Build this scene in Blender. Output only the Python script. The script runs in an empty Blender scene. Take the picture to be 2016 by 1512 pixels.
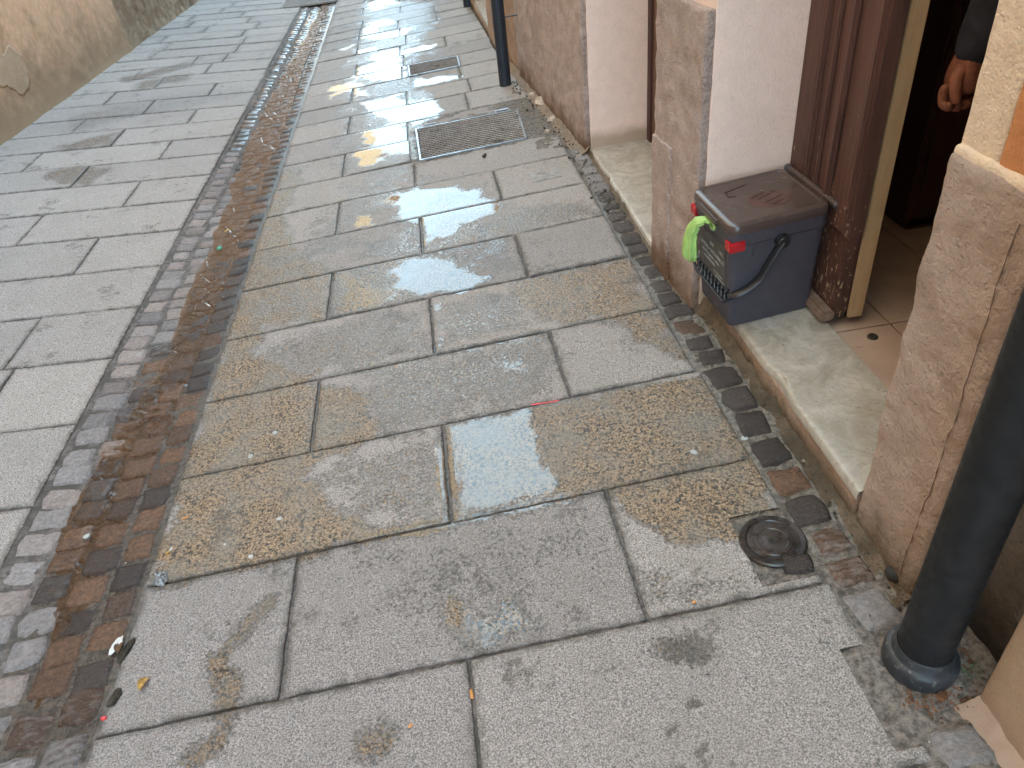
import bpy, bmesh, math, random
import numpy as np
from mathutils import Vector, Matrix
random.seed(7)
rng = np.random.default_rng(11)
S = bpy.context.scene
COL = S.collection
PI = math.pi

# ------------------------------------------------------------------ camera geometry (measured from the street's vanishing points)
v1 = np.array([768., -315.]); v2 = np.array([1250., 2670.]); cc = np.array([1008., 756.])
FPX = math.sqrt(-np.dot(v1 - cc, v2 - cc))
d1 = np.array([*(v1 - cc), FPX]); d1 /= np.linalg.norm(d1)
d2 = np.array([*(v2 - cc), FPX]); d2 /= np.linalg.norm(d2)
d3 = np.cross(d2, d1)
if d3[0] < 0: d3 = -d3
RW = np.array([d3, d1, -d2])
EYE = 1.5
GL, GR = -1.392, -0.962          # the cobbled gutter lies between these
SR, SL = 0.06, 0.05              # cross falls of the paving

def ray(px, py): return RW @ np.array([px - cc[0], py - cc[1], FPX])
def on_plane(px, py, p0, n):
    r = ray(px, py); n = np.array(n, float)
    t = np.dot(np.array(p0, float) - [0, 0, EYE], n) / np.dot(r, n)
    return np.array([0, 0, EYE]) + r * t
def G(px, py, left=False):
    if left: return on_plane(px, py, (GL, 0, 0), (SL, 0, 1))
    return on_plane(px, py, (GR, 0, 0), (-SR, 0, 1))
def GZ(px, py, z): return on_plane(px, py, (0, 0, z), (0, 0, 1))

# ------------------------------------------------------------------ noise
def _hash(ix, iy, iz, seed):
    h = (ix.astype(np.int64) * 374761393 + iy.astype(np.int64) * 668265263 + iz.astype(np.int64) * 2147483647 + seed * 974634777) & 0xFFFFFFFF
    h = ((h ^ (h >> 13)) * 1274126177) & 0xFFFFFFFF
    h = h ^ (h >> 16)
    return (h & 0xFFFFFF) / float(0xFFFFFF)
def vn(x, y, z=0., seed=0):
    x, y, z = np.broadcast_arrays(np.asarray(x, float), np.asarray(y, float), np.asarray(z, float))
    ix, iy, iz = np.floor(x), np.floor(y), np.floor(z)
    fx, fy, fz = x - ix, y - iy, z - iz
    fx, fy, fz = [f * f * (3 - 2 * f) for f in (fx, fy, fz)]
    r = 0
    for a in (0, 1):
        for b in (0, 1):
            for c in (0, 1):
                w = (fx if a else 1 - fx) * (fy if b else 1 - fy) * (fz if c else 1 - fz)
                r = r + w * _hash(ix + a, iy + b, iz + c, seed)
    return r * 2 - 1
def fbm(x, y, z=0., s=1., o=4, seed=0):
    t = 0; a = .5
    for k in range(o):
        t = t + a * vn(np.asarray(x) * s, np.asarray(y) * s, np.asarray(z) * s, seed + k); s *= 2.03; a *= .5
    return t
def sstep(a, b, t):
    t = np.clip((t - a) / (b - a), 0, 1); return t * t * (3 - 2 * t)

def zg(x):
    x = np.asarray(x, float)
    t = np.clip((x - GL) / (GR - GL), 0, 1)
    return np.where(x < GL, SL * (GL - x), np.where(x > GR, SR * (x - GR), -.016 * np.sin(PI * t ** .8)))

# ------------------------------------------------------------------ mesh helpers
def link(o, parent=None):
    COL.objects.link(o)
    if parent: o.parent = parent
    return o
def mesh_np(name, V, F, mat=None, parent=None, attrs=None, smooth=True):
    V = np.asarray(V, np.float32); F = np.asarray(F, np.int32)
    me = bpy.data.meshes.new(name)
    me.vertices.add(len(V)); me.vertices.foreach_set('co', V.ravel())
    n = F.shape[1]
    me.loops.add(F.size); me.loops.foreach_set('vertex_index', F.ravel())
    me.polygons.add(len(F)); me.polygons.foreach_set('loop_start', np.arange(len(F), dtype=np.int32) * n)
    me.polygons.foreach_set('loop_total', np.full(len(F), n, np.int32))
    me.polygons.foreach_set('use_smooth', np.full(len(F), smooth))
    me.update(); me.validate()
    for k, a in (attrs or {}).items():
        at = me.attributes.new(k, 'FLOAT', 'POINT'); at.data.foreach_set('value', np.asarray(a, np.float32))
    if mat: me.materials.append(mat)
    return link(bpy.data.objects.new(name, me), parent)
def grid_faces(nx, ny):
    i = np.arange(nx - 1)[:, None] * ny + np.arange(ny - 1)[None, :]
    return np.stack([i, i + ny, i + ny + 1, i + 1], -1).reshape(-1, 4)
class Acc:
    def __init__(s): s.V = []; s.F = []; s.A = {}; s.n = 0
    def add(s, V, F, **A):
        V = np.asarray(V, float).reshape(-1, 3)
        s.V.append(V); s.F.append(np.asarray(F) + s.n); s.n += len(V)
        for k, a in A.items(): s.A.setdefault(k, []).append(np.broadcast_to(np.asarray(a, float), (len(V),)))
    def build(s, name, mat, parent=None, smooth=True, **extra):
        V = np.concatenate(s.V); F = np.concatenate(s.F)
        A = {k: np.concatenate(a) for k, a in s.A.items()}; A.update(extra)
        return mesh_np(name, V, F, mat, parent, A, smooth)

def bm_obj(name, bm, mat, parent=None, smooth=False, auto=None):
    me = bpy.data.meshes.new(name); bm.to_mesh(me); bm.free()
    if smooth: me.polygons.foreach_set('use_smooth', np.full(len(me.polygons), True))
    if isinstance(mat, (list, tuple)):
        for m in mat: me.materials.append(m)
    elif mat: me.materials.append(mat)
    o = link(bpy.data.objects.new(name, me), parent)
    if auto:
        try: me.set_sharp_from_angle(angle=auto)
        except Exception: pass
    return o
def add_box(bm, c, s, bevel=0., rot=None, seg=2):
    b2 = bmesh.new(); bmesh.ops.create_cube(b2, size=1)
    for v in b2.verts: v.co = Vector((v.co.x * s[0], v.co.y * s[1], v.co.z * s[2]))
    if bevel: bmesh.ops.bevel(b2, geom=list(b2.edges), offset=bevel, segments=seg, affect='EDGES')
    M = Matrix.Translation(Vector(c))
    if rot is not None: M = M @ rot
    b2.transform(M); me = bpy.data.meshes.new('tmp'); b2.to_mesh(me); b2.free(); bm.from_mesh(me); bpy.data.meshes.remove(me)
def box_obj(name, lo, hi, mat, parent=None, bevel=0.):
    bm = bmesh.new(); lo = Vector(lo); hi = Vector(hi)
    add_box(bm, (lo + hi) / 2, hi - lo, bevel); return bm_obj(name, bm, mat, parent)
def add_tube(bm, pts, r, n=16, cap=True, flat=None):
    pts = [Vector(p) for p in pts]; rs = r if isinstance(r, (list, tuple)) else [r] * len(pts)
    rings = []; up = None
    for i, p in enumerate(pts):
        t = (pts[min(i + 1, len(pts) - 1)] - pts[max(i - 1, 0)]).normalized()
        if up is None: up = Vector((0, 0, 1)) if abs(t.z) < .9 else Vector((1, 0, 0))
        a = t.cross(up).normalized(); b = a.cross(t).normalized(); up = b
        fl = flat or 1.
        rings.append([bm.verts.new(p + (a * math.cos(2 * PI * k / n) + b * math.sin(2 * PI * k / n) * fl) * rs[i]) for k in range(n)])
    for i in range(len(rings) - 1):
        for k in range(n):
            bm.faces.new((rings[i][k], rings[i][(k + 1) % n], rings[i + 1][(k + 1) % n], rings[i + 1][k]))
    if cap: bm.faces.new(rings[0][::-1]); bm.faces.new(rings[-1])
def add_lathe(bm, prof, c=(0, 0, 0), n=48, M=None):
    rings = []
    for r, z in prof:
        rings.append([bm.verts.new(Vector((c[0] + r * math.cos(2 * PI * k / n), c[1] + r * math.sin(2 * PI * k / n), c[2] + z))) for k in range(n)] if r > 1e-6 else [bm.verts.new(Vector((c[0], c[1], c[2] + z)))])
    for A, B in zip(rings, rings[1:]):
        for k in range(n):
            a0, a1 = A[k % len(A)], A[(k + 1) % len(A)]; b0, b1 = B[k % len(B)], B[(k + 1) % len(B)]
            f = [v for i, v in enumerate((a0, a1, b1, b0)) if v not in (a0, a1, b1, b0)[:i]]
            if len(f) > 2: bm.faces.new(f)
def rough_box(name, lo, hi, mat, parent=None, step=.015, amp=.002, r=.006, shear=0., freq=18, seed=0, sheary0=None, wet=None):
    """box with rounded arrises and lumpy faces; x is sheared along y"""
    lo = np.array(lo, float); hi = np.array(hi, float)
    def axis(a, b):
        n = max(2, int((b - a) / step)); m = np.linspace(a + r, b - r, n)
        return np.concatenate([[a, a + r * .4], m, [b - r * .4, b]])
    ax = [axis(lo[i], hi[i]) for i in range(3)]
    Vs = []; Fs = []; n = 0
    for i in range(3):
        j, k = (i + 1) % 3, (i + 2) % 3
        for side, val in ((0, lo[i]), (1, hi[i])):
            A, B = np.meshgrid(ax[j], ax[k], indexing='ij'); P = np.zeros(A.shape + (3,)); P[..., i] = val; P[..., j] = A; P[..., k] = B
            f = grid_faces(len(ax[j]), len(ax[k]))
            if side == 0: f = f[:, ::-1]
            Vs.append(P.reshape(-1, 3)); Fs.append(f + n); n += P.shape[0] * P.shape[1]
    V = np.concatenate(Vs); F = np.concatenate(Fs)
    q = np.clip(V, lo + r, hi - r); d = V - q; L = np.linalg.norm(d, axis=1, keepdims=True); d = d / np.maximum(L, 1e-9)
    V = q + d * r
    h = fbm(V[:, 0], V[:, 1], V[:, 2], freq, 4, seed) * amp * 2
    V = V + d * h[:, None]
    V[:, 0] += shear * (V[:, 1] - (sheary0 if sheary0 is not None else lo[1]))
    o = mesh_np(name, V, F, mat, parent)
    bm = bmesh.new(); bm.from_mesh(o.data); bmesh.ops.remove_doubles(bm, verts=bm.verts, dist=1e-5); bm.to_mesh(o.data); bm.free()
    o.data.polygons.foreach_set('use_smooth', np.full(len(o.data.polygons), True))
    return o

def tag(o, label=None, cat=None, group=None, kind=None):
    if label: o['label'] = label
    if cat: o['category'] = cat
    if group: o['group'] = group
    if kind: o['kind'] = kind
    return o
def thing(name, label, cat, loc=(0, 0, 0), rot=(0, 0, 0), group=None):
    o = bpy.data.objects.new(name, None); o.empty_display_size = .1; COL.objects.link(o)
    o.location = loc; o.rotation_euler = rot
    return tag(o, label, cat, group)

# ------------------------------------------------------------------ node helper
class NT:
    def __init__(s, name):
        s.m = bpy.data.materials.new(name); s.m.use_nodes = True; s.t = s.m.node_tree; s.t.nodes.clear()
        s.out = s.t.nodes.new('ShaderNodeOutputMaterial'); s.p = s.t.nodes.new('ShaderNodeBsdfPrincipled')
        s.t.links.new(s.p.outputs[0], s.out.inputs[0])
        s.pos = s.t.nodes.new('ShaderNodeTexCoord').outputs['Object']
    def n(s, ty, **k):
        x = s.t.nodes.new(ty)
        for a, b in k.items(): setattr(x, a, b)
        return x
    def put(s, sock, v):
        if hasattr(v, 'is_output'): s.t.links.new(v, sock)
        elif isinstance(v, (tuple, list)) and len(v) == 3 and sock.type == 'RGBA': sock.default_value = (*v, 1)
        else: sock.default_value = v
    def set(s, **k):
        for a, v in k.items(): s.put(s.p.inputs[a.replace('_', ' ')], v)
    def geo(s): return s.n('ShaderNodeNewGeometry').outputs['Position']
    def attr(s, name): return s.n('ShaderNodeAttribute', attribute_name=name).outputs['Fac']
    def map(s, sc, vec=None):
        m = s.n('ShaderNodeMapping'); s.put(m.inputs['Vector'], vec or s.pos); m.inputs['Scale'].default_value = sc; return m.outputs[0]
    def noise(s, sc, det=3., rough=.55, vec=None, dist=0.):
        x = s.n('ShaderNodeTexNoise'); s.put(x.inputs['Vector'], vec or s.pos); x.inputs['Scale'].default_value = sc
        x.inputs['Detail'].default_value = det; x.inputs['Roughness'].default_value = rough; x.inputs['Distortion'].default_value = dist
        return x.outputs['Fac']
    def voro(s, sc, vec=None, feat='F1', out='Distance', rand=1.):
        x = s.n('ShaderNodeTexVoronoi', feature=feat); s.put(x.inputs['Vector'], vec or s.pos); x.inputs['Scale'].default_value = sc
        x.inputs['Randomness'].default_value = rand
        return x.outputs[out]
    def ramp(s, f, a, b, lo=0., hi=1., smooth=True):
        x = s.n('ShaderNodeMapRange', interpolation_type='SMOOTHSTEP' if smooth else 'LINEAR'); s.put(x.inputs[0], f)
        for i, v in ((1, a), (2, b), (3, lo), (4, hi)): s.put(x.inputs[i], v)
        return x.outputs[0]
    def math(s, op, a, b=0., clamp=False):
        x = s.n('ShaderNodeMath', operation=op, use_clamp=clamp); s.put(x.inputs[0], a); s.put(x.inputs[1], b); return x.outputs[0]
    def mix(s, f, a, b, mode='MIX'):
        x = s.n('ShaderNodeMix', data_type='RGBA', blend_type=mode); s.put(x.inputs[0], f); s.put(x.inputs[6], a); s.put(x.inputs[7], b); return x.outputs[2]
    def mixf(s, f, a, b):
        x = s.n('ShaderNodeMix', data_type='FLOAT'); s.put(x.inputs[0], f); s.put(x.inputs[2], a); s.put(x.inputs[3], b); return x.outputs[0]
    def sep(s, v, i):
        x = s.n('ShaderNodeSeparateXYZ'); s.put(x.inputs[0], v); return x.outputs[i]
    def bump(s, h, dist=.002, strength=1., normal=None):
        x = s.n('ShaderNodeBump'); s.put(x.inputs['Height'], h); x.inputs['Distance'].default_value = dist; s.put(x.inputs['Strength'], strength)
        if normal: s.put(x.inputs['Normal'], normal)
        s.put(s.p.inputs['Normal'], x.outputs[0]); return x.outputs[0]

def simple(name, col, rough=.5, spec=.5, metal=0., var=.25, vs=30., rv=.1, bump=0., bs=120., dirt=None, bd=.001):
    N = NT(name); g = N.geo(); f = N.noise(vs, 4, .6, g)
    c = N.mix(N.ramp(f, .3, .7), tuple(x * (1 - var) for x in col), tuple(min(1, x * (1 + var)) for x in col))
    if dirt: c = N.mix(N.ramp(N.noise(dirt[1], 5, .7, g), dirt[2], dirt[2] + .1), c, dirt[0])
    N.set(Base_Color=c, Roughness=N.ramp(N.noise(vs * 1.7, 3, .6, g), .3, .7, max(0.02, rough - rv), min(1, rough + rv)), Metallic=metal)
    N.p.inputs['Specular IOR Level'].default_value = spec
    if bump: N.bump(N.noise(bs, 4, .6, g), bd, bump)
    return N.m

# ------------------------------------------------------------------ materials
def mat_paving():
    N = NT('granite_paving'); g = N.geo()
    wet, pool, tone, dark = N.attr('wet'), N.attr('pool'), N.attr('tone'), N.attr('stain')
    grain = N.noise(290, 3, .75, g); grit = N.noise(165, 4, .7, g); fleck = N.voro(190, g); mid = N.noise(34, 4, .6, g); big = N.noise(5, 4, .6, g)
    peb = N.noise(105, 1, .5, g)
    # dry bush-hammered granite
    dry = N.mix(N.ramp(grain, .34, .66), (.110, .092, .085), (.485, .418, .385))
    dry = N.mix(N.ramp(fleck, .34, .16, 0., .6), dry, (.12, .115, .115))
    dry = N.mix(N.ramp(big, .35, .7, 0., .35), dry, (.235, .205, .18))
    dry = N.mix(N.ramp(N.noise(150, 2, .6, g), .60, .68, 0., .5), dry, (.05, .048, .045))
    damp = N.mix(N.ramp(grit, .34, .64), (.058, .049, .045), (.25, .214, .195))
    damp = N.mix(N.ramp(N.noise(130, 2, .6, g), .58, .67, 0., .6), damp, (.03, .028, .026))
    # wet granite darkens, black mica shows; ochre also paints in the sunlit wall's reflection
    wc = N.mix(N.ramp(grit, .36, .62), (.066, .042, .026), (.335, .220, .132))
    wc = N.mix(N.ramp(N.noise(100, 3, .65, g), .53, .59, 0., .95), wc, (.018, .016, .014))
    wc = N.mix(N.ramp(N.noise(7, 3, .6, g), .35, .7, 0., .6), wc, (.165, .148, .13))
    w = N.ramp(N.math('ADD', wet, N.math('ADD', N.math('MULTIPLY', N.math('SUBTRACT', mid, .5), .4), N.math('MULTIPLY', N.math('SUBTRACT', peb, .5), 1.0))), .24, .84)
    micro = N.math('MULTIPLY', N.math('SUBTRACT', peb, .5), .95)
    c = N.mix(N.ramp(w, .05, .42), dry, damp); c = N.mix(N.ramp(w, .60, .90), c, wc)
    c = N.mix(N.math('MULTIPLY', N.attr('edge'), N.ramp(N.noise(25, 4, .7, g), .35, .6, .15, .75)), c, (.065, .055, .045))
    mot = N.math('MULTIPLY', N.ramp(N.noise(5.5, 4, .65, g), .45, .68), .60)
    st = N.ramp(N.math('ADD', N.math('ADD', dark, mot), N.math('MULTIPLY', N.math('SUBTRACT', N.noise(60, 4, .7, g), .5), 1.3)), .42, .75, 0., .6)
    c = N.mix(st, c, (.055, .045, .035))
    c = N.mix(1., c, N.mix(tone, (.86, .86, .875), (1.12, 1.11, 1.09)), 'MULTIPLY')
    m = N.ramp(N.math('ADD', pool, N.math('MULTIPLY', micro, N.ramp(pool, .75, 1.05, 1., .3))), .34, .66)
    film = N.ramp(N.math('ADD', wet, N.math('MULTIPLY', micro, .9)), .28, .78)
    r = N.mixf(film, .72, .22); r = N.mixf(m, r, .035)
    N.set(Base_Color=c, Roughness=r); N.put(N.p.inputs['Specular IOR Level'], N.mixf(film, .35, .5)); N.p.inputs['IOR'].default_value = 1.42
    h = N.math('ADD', N.math('MULTIPLY', grain, .5), peb); h = N.math('ADD', h, N.math('MULTIPLY', mid, .8))
    N.bump(h, .0045, N.mixf(m, .75, .012))
    return N.m
def mat_mortar():
    N = NT('joint_mortar'); g = N.geo(); wet = N.attr('wet')
    f = N.noise(60, 5, .7, g); b = N.noise(9, 4, .6, g)
    dry = N.mix(N.ramp(f, .35, .65), (.055, .045, .040), (.17, .138, .125)); dry = N.mix(N.ramp(b, .45, .62, 0, .7), dry, (.045, .038, .03)); dry = N.mix(N.attr('kerb'), dry, N.mix(N.ramp(f, .35, .65), (.055, .045, .038), (.20, .162, .14)))
    wc = N.mix(N.ramp(f, .35, .65), (.026, .020, .016), (.095, .070, .055))
    w = N.ramp(N.math('ADD', wet, N.math('MULTIPLY', N.math('SUBTRACT', b, .5), .8)), .2, .6)
    wc = N.mix(N.attr('kerb'), wc, N.mix(N.ramp(f, .35, .65), (.06, .048, .038), (.17, .135, .108)))
    N.set(Base_Color=N.mix(w, dry, wc), Roughness=N.mixf(w, .85, .18)); N.bump(N.math('ADD', f, N.noise(180, 3, .6, g)), .004, .8)
    return N.m
def mat_cobble():
    N = NT('porphyry_cobble'); g = N.geo(); wet, pool, hue, val = N.attr('wet'), N.attr('pool'), N.attr('hue'), N.attr('val')
    f = N.noise(90, 4, .65, g); st = N.noise(30, 3, .6, N.map((1, 2.6, 1), g))
    dry = N.mix(N.ramp(hue, .3, .7), (.285, .245, .235), (.30, .235, .21)); dry = N.mix(N.ramp(f, .3, .7), N.mix(.55, dry, (.08, .07, .07)), dry)
    dry = N.mix(N.ramp(N.noise(22, 4, .6, g), .58, .7, 0., .6), dry, (.34, .30, .27))
    wc = N.mix(N.ramp(hue, .3, .7), (.060, .042, .036), (.150, .075, .042)); wc = N.mix(N.ramp(f, .35, .7), N.mix(.5, wc, (.02, .014, .012)), wc)
    w = N.ramp(N.math('ADD', wet, N.math('MULTIPLY', N.math('SUBTRACT', st, .5), .7)), .3, .62)
    c = N.mix(1., N.mix(w, dry, wc), N.mix(val, (.7, .7, .7), (1.25, 1.25, 1.25)), 'MULTIPLY')
    m = N.ramp(N.math('ADD', pool, N.math('MULTIPLY', N.math('SUBTRACT', st, .5), .9)), .45, .6)
    N.set(Base_Color=c, Roughness=N.mixf(m, N.mixf(w, .68, .24), .05)); N.p.inputs['IOR'].default_value = 1.42
    N.bump(N.math('ADD', N.math('MULTIPLY', f, .9), N.math('ADD', st, N.noise(200, 3, .7, g))), .006, N.mixf(m, .9, .35))
    return N.m
def mat_water():
    N = NT('gutter_water'); g = N.geo(); t = N.t
    N.t.nodes.remove(N.p)
    cell = N.voro(9.5, N.map((1, .9, 1), g), 'DISTANCE_TO_EDGE')
    rip = N.math('ADD', N.math('MULTIPLY', N.ramp(cell, 0., .07), .9), N.math('ADD', N.noise(26, 3, .6, N.map((1.5, .7, 1), g), 1.5), N.math('MULTIPLY', N.noise(75, 2, .5, g), .35)))
    b = N.n('ShaderNodeBump'); N.put(b.inputs['Height'], rip); b.inputs['Distance'].default_value = .014; b.inputs['Strength'].default_value = .9
    tr = N.n('ShaderNodeBsdfTransparent'); tr.inputs[0].default_value = (.80, .62, .45, 1)
    gl = N.n('ShaderNodeBsdfGlossy'); gl.inputs['Roughness'].default_value = .04; N.put(gl.inputs['Normal'], b.outputs[0]); gl.inputs[0].default_value = (.9, .9, .9, 1)
    fr = N.n('ShaderNodeFresnel'); fr.inputs[0].default_value = 1.33; N.put(fr.inputs['Normal'], b.outputs[0])
    mx = N.n('ShaderNodeMixShader'); N.put(mx.inputs[0], fr.outputs[0]); N.put(mx.inputs[1], tr.outputs[0]); N.put(mx.inputs[2], gl.outputs[0])
    df = N.n('ShaderNodeBsdfDiffuse'); df.inputs[0].default_value = (.20, .105, .055, 1)
    m2 = N.n('ShaderNodeMixShader'); N.put(m2.inputs[0], N.ramp(N.sep(g, 1), 2.2, 4.0, .16, .46)); N.put(m2.inputs[1], mx.outputs[0]); N.put(m2.inputs[2], df.outputs[0])
    N.put(N.out.inputs[0], m2.outputs[0])
    return N.m
def mat_plaster(name, col, col2, scale=60., depth=.006, low=None, rough=.9, stain=None, strength=.9, vertical=False):
    N = NT(name); g = N.geo()
    a = N.noise(scale, 5, .65, g); b = N.noise(scale * .22, 4, .6, g); c0 = N.noise(2.2, 5, .65, g)
    c = N.mix(N.ramp(b, .3, .7), col, col2)
    c = N.mix(N.ramp(a, .46, .32, 0., .22), c, tuple(x * .55 for x in col2))
    if stain: c = N.mix(N.ramp(c0, stain[1], stain[1] + .16, 0., stain[2]), c, stain[0])
    if low:
        z = N.sep(g, 2); zz = N.math('ADD', z, N.math('MULTIPLY', N.math('SUBTRACT', N.noise(7, 5, .7, g), .5), low[3]))
        c = N.mix(N.ramp(zz, low[1], low[2], 1., 0.), c, low[0])
    N.set(Base_Color=c, Roughness=rough); N.p.inputs['Specular IOR Level'].default_value = .25
    pit = N.ramp(N.noise(scale * .9, 3, .6, g), .34, .46); a2 = N.noise(scale * 3.2, 5, .8, g)
    h = N.math('ADD', N.math('MULTIPLY', a2, .9), N.math('MULTIPLY', b, .9)); h = N.math('ADD', h, N.math('ADD', N.math('MULTIPLY', pit, .4), N.math('MULTIPLY', N.noise(scale * 1.7, 2, .6, g), 1.5)))
    N.bump(h, depth * 1.2, strength)
    return N.m
def mat_marble(name='worn_marble', dark=0.):
    N = NT(name); g = N.geo()
    v = N.noise(6, 6, .7, g, 1.5); f = N.noise(28, 5, .7, g); q = N.math('ABSOLUTE', N.math('SUBTRACT', N.noise(4, 5, .6, g, 2.), .5))
    c = N.mix(N.ramp(v, .30, .70), (.45, .395, .35), (.27, .232, .19)); c = N.mix(N.ramp(f, .5, .7, 0., .45), c, (.26, .225, .18))
    c = N.mix(N.ramp(q, .022, .0, 0., .5), c, (.30, .24, .17))
    c = N.mix(N.ramp(N.noise(110, 3, .6, g), .60, .70, 0, .6), c, (.12, .10, .08))
    N.set(Base_Color=c, Roughness=N.ramp(f, .3, .7, .32, .6)); N.bump(f, .002, .4); return N.m
def mat_wood(name, col, col2, chips=True, rough=.55):
    N = NT(name); g = N.geo(); gr = N.noise(9, 5, .65, N.map((6, 6, .35), g)); fine = N.noise(40, 4, .7, N.map((5, 5, .3), g))
    c = N.mix(N.ramp(gr, .3, .7), col, col2); c = N.mix(N.ramp(fine, .55, .75, 0., .55), c, tuple(x * .35 for x in col))
    z = N.sep(g, 2)
    if chips:
        k = N.noise(55, 4, .7, N.map((1.3, 1.3, .6), g)); thr = N.ramp(z, .25, 1.0, .585, .70)
        c = N.mix(N.ramp(N.noise(7, 4, .6, N.map((1, 1, .5), g)), .52, .66, 0., N.ramp(z, .3, .9, .9, .3)), c, (.018, .010, .008))
        c = N.mix(N.ramp(N.math('SUBTRACT', k, thr), 0., .02), c, (.36, .24, .15))
    N.set(Base_Color=c, Roughness=rough); N.p.inputs['Specular IOR Level'].default_value = .4
    N.bump(N.math('ADD', fine, gr), .0015, .5); return N.m
def mat_tiles():
    N = NT('terracotta_tile'); g = N.geo()
    f = N.noise(40, 4, .6, g); b = N.noise(6, 4, .6, g); s = N.noise(16, 4, .6, N.map((1, 4, 1), g))
    c = N.mix(N.ramp(b, .3, .7), (.50, .35, .275), (.40, .275, .215)); c = N.mix(N.ramp(s, .6, .75, 0, .5), c, (.16, .10, .07))
    N.set(Base_Color=c, Roughness=.42); N.bump(f, .001, .3); return N.m
M = {}
M['paving'] = mat_paving(); M['mortar'] = mat_mortar(); M['cobble'] = mat_cobble(); M['water'] = mat_water()
M['rough'] = mat_plaster('rough_plinth_plaster', (.60, .445, .385), (.48, .35, .305), 70, .011, low=((.19, .10, .055), .10, .30, .30), stain=((.36, .27, .225), .52, .5))
M['roughC'] = mat_plaster('near_plinth_plaster', (.65, .475, .39), (.55, .39, .315), 55, .014, low=((.12, .075, .035), .10, .26, .22), stain=((.30, .19, .135), .56, .5))
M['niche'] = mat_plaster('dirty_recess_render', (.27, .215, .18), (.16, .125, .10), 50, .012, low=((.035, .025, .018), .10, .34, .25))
M['cream'] = mat_plaster('cream_reveal_plaster', (.80, .585, .50), (.75, .545, .46), 90, .0022, low=((.42, .30, .22), .17, .24, .06), strength=.6)
M['creamF'] = mat_plaster('cream_face_plaster', (.76, .57, .42), (.70, .52, .38), 60, .006, strength=.7)
M['orange'] = mat_plaster('orange_face_plaster', (.56, .235, .095), (.47, .19, .075), 75, .004, strength=.6)
M['tan'] = mat_plaster('smooth_tan_render', (.40, .27, .18), (.36, .24, .16), 110, .0015, low=((.30, .20, .15), .10, .18, .08), rough=.6, strength=.4)
M['riser'] = mat_plaster('step_riser_render', (.46, .31, .23), (.34, .22, .155), 50, .008, low=((.10, .065, .035), .11, .175, .08))
M['skirt'] = mat_plaster('mossy_mortar_fillet', (.26, .185, .13), (.13, .095, .065), 70, .012, stain=((.085, .065, .042), .46, .75), rough=.5)
M['skirtfar'] = mat_plaster('dusty_mortar_fillet', (.34, .25, .19), (.26, .19, .14), 60, .010, stain=((.15, .12, .09), .5, .6))
M['oldwall'] = mat_plaster('old_tan_render', (.86, .58, .385), (.74, .48, .30), 95, .006, low=((.34, .24, .15), .05, .80, .75), stain=((.38, .27, .17), .50, .55))
M['oldbroken'] = mat_plaster('crumbled_render', (.48, .36, .25), (.34, .25, .16), 60, .014, stain=((.15, .10, .06), .46, .7), strength=1.)
M['patch'] = mat_plaster('cement_patch', (.58, .43, .30), (.50, .37, .25), 90, .006, low=((.36, .26, .17), .1, .5, .3))
M['facade'] = mat_plaster('ochre_facade', (.62, .47, .27), (.56, .41, .23), 30, .004)
M['facade2'] = mat_plaster('pale_facade', (.55, .45, .35), (.48, .39, .30), 30, .004)
M['marble'] = mat_marble()
M['door'] = mat_wood('worn_brown_wood', (.112, .050, .037), (.068, .030, .023))
M['door1'] = mat_wood('plain_brown_wood', (.155, .080, .048), (.12, .06, .036), chips=False)
M['edge'] = mat_wood('bare_cream_edge', (.44, .30, .17), (.38, .25, .14), chips=False)
M['bare'] = mat_wood('bare_weathered_wood', (.24, .16, .12), (.17, .11, .08), chips=False)
M['dkwood'] = mat_wood('dark_inner_wood', (.075, .028, .022), (.05, .020, .016), chips=False)
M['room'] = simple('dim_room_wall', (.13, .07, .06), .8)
M['tile'] = mat_tiles(); M['grout'] = simple('tile_grout', (.10, .055, .035), .9)
M['bin'] = simple('slate_blue_plastic', (.060, .054, .066), .42, .4, var=.08, bump=.05, bs=400)
M['binfront'] = simple('dusty_front_plastic', (.075, .066, .064), .5, .4, var=.1)
M['lid'] = simple('brown_lid_plastic', (.070, .046, .040), .25, .5, var=.08, vs=9, rv=.03)
M['black'] = simple('black_plastic', (.012, .012, .015), .42, .5, var=.1)
M['print'] = simple('pale_print', (.34, .32, .29), .7, .2)
M['marker'] = simple('dark_red_marker', (.030, .010, .010), .5, .3)
M['scratch'] = simple('pale_scratch', (.22, .19, .175), .7)
M['smear'] = simple('reddish_smear', (.085, .040, .036), .4, .4)
M['bag'] = simple('green_bag_film', (.34, .50, .15), .45, .4, var=.15)
_b = M['bag'].node_tree.nodes
for n_ in _b:
    if n_.type == 'BSDF_PRINCIPLED': n_.inputs['Subsurface Weight'].default_value = .3; n_.inputs['Subsurface Radius'].default_value = (.01, .02, .004)
M['red'] = simple('red_clip_plastic', (.42, .012, .018), .22, .6, var=.1)
M['pipe'] = simple('charcoal_pipe_paint', (.0105, .0105, .0115), .5, .3, var=.3, bump=.2, bs=260, dirt=((.07, .06, .05), 170, .66))
M['pipefar'] = simple('blue_black_pipe_paint', (.018, .021, .030), .45, .4, var=.1)
M['flange'] = simple('cast_iron_collar', (.026, .026, .029), .5, .4, var=.25, bump=.2, bs=200, dirt=((.13, .11, .09), 60, .57))
M['rust'] = simple('rusty_grime', (.12, .055, .03), .8, .2, var=.5, vs=60, bump=.5, bs=90)
M['galv'] = simple('worn_galvanised_steel', (.34, .35, .37), .38, .5, metal=.8, var=.25, vs=22, dirt=((.12, .12, .125), 9, .56))
M['backing'] = simple('grate_silt', (.055, .05, .045), .8)
M['iron'] = simple('wet_cast_iron', (.028, .021, .018), .30, .6, var=.5, vs=25, bump=.25, bs=110)
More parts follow.
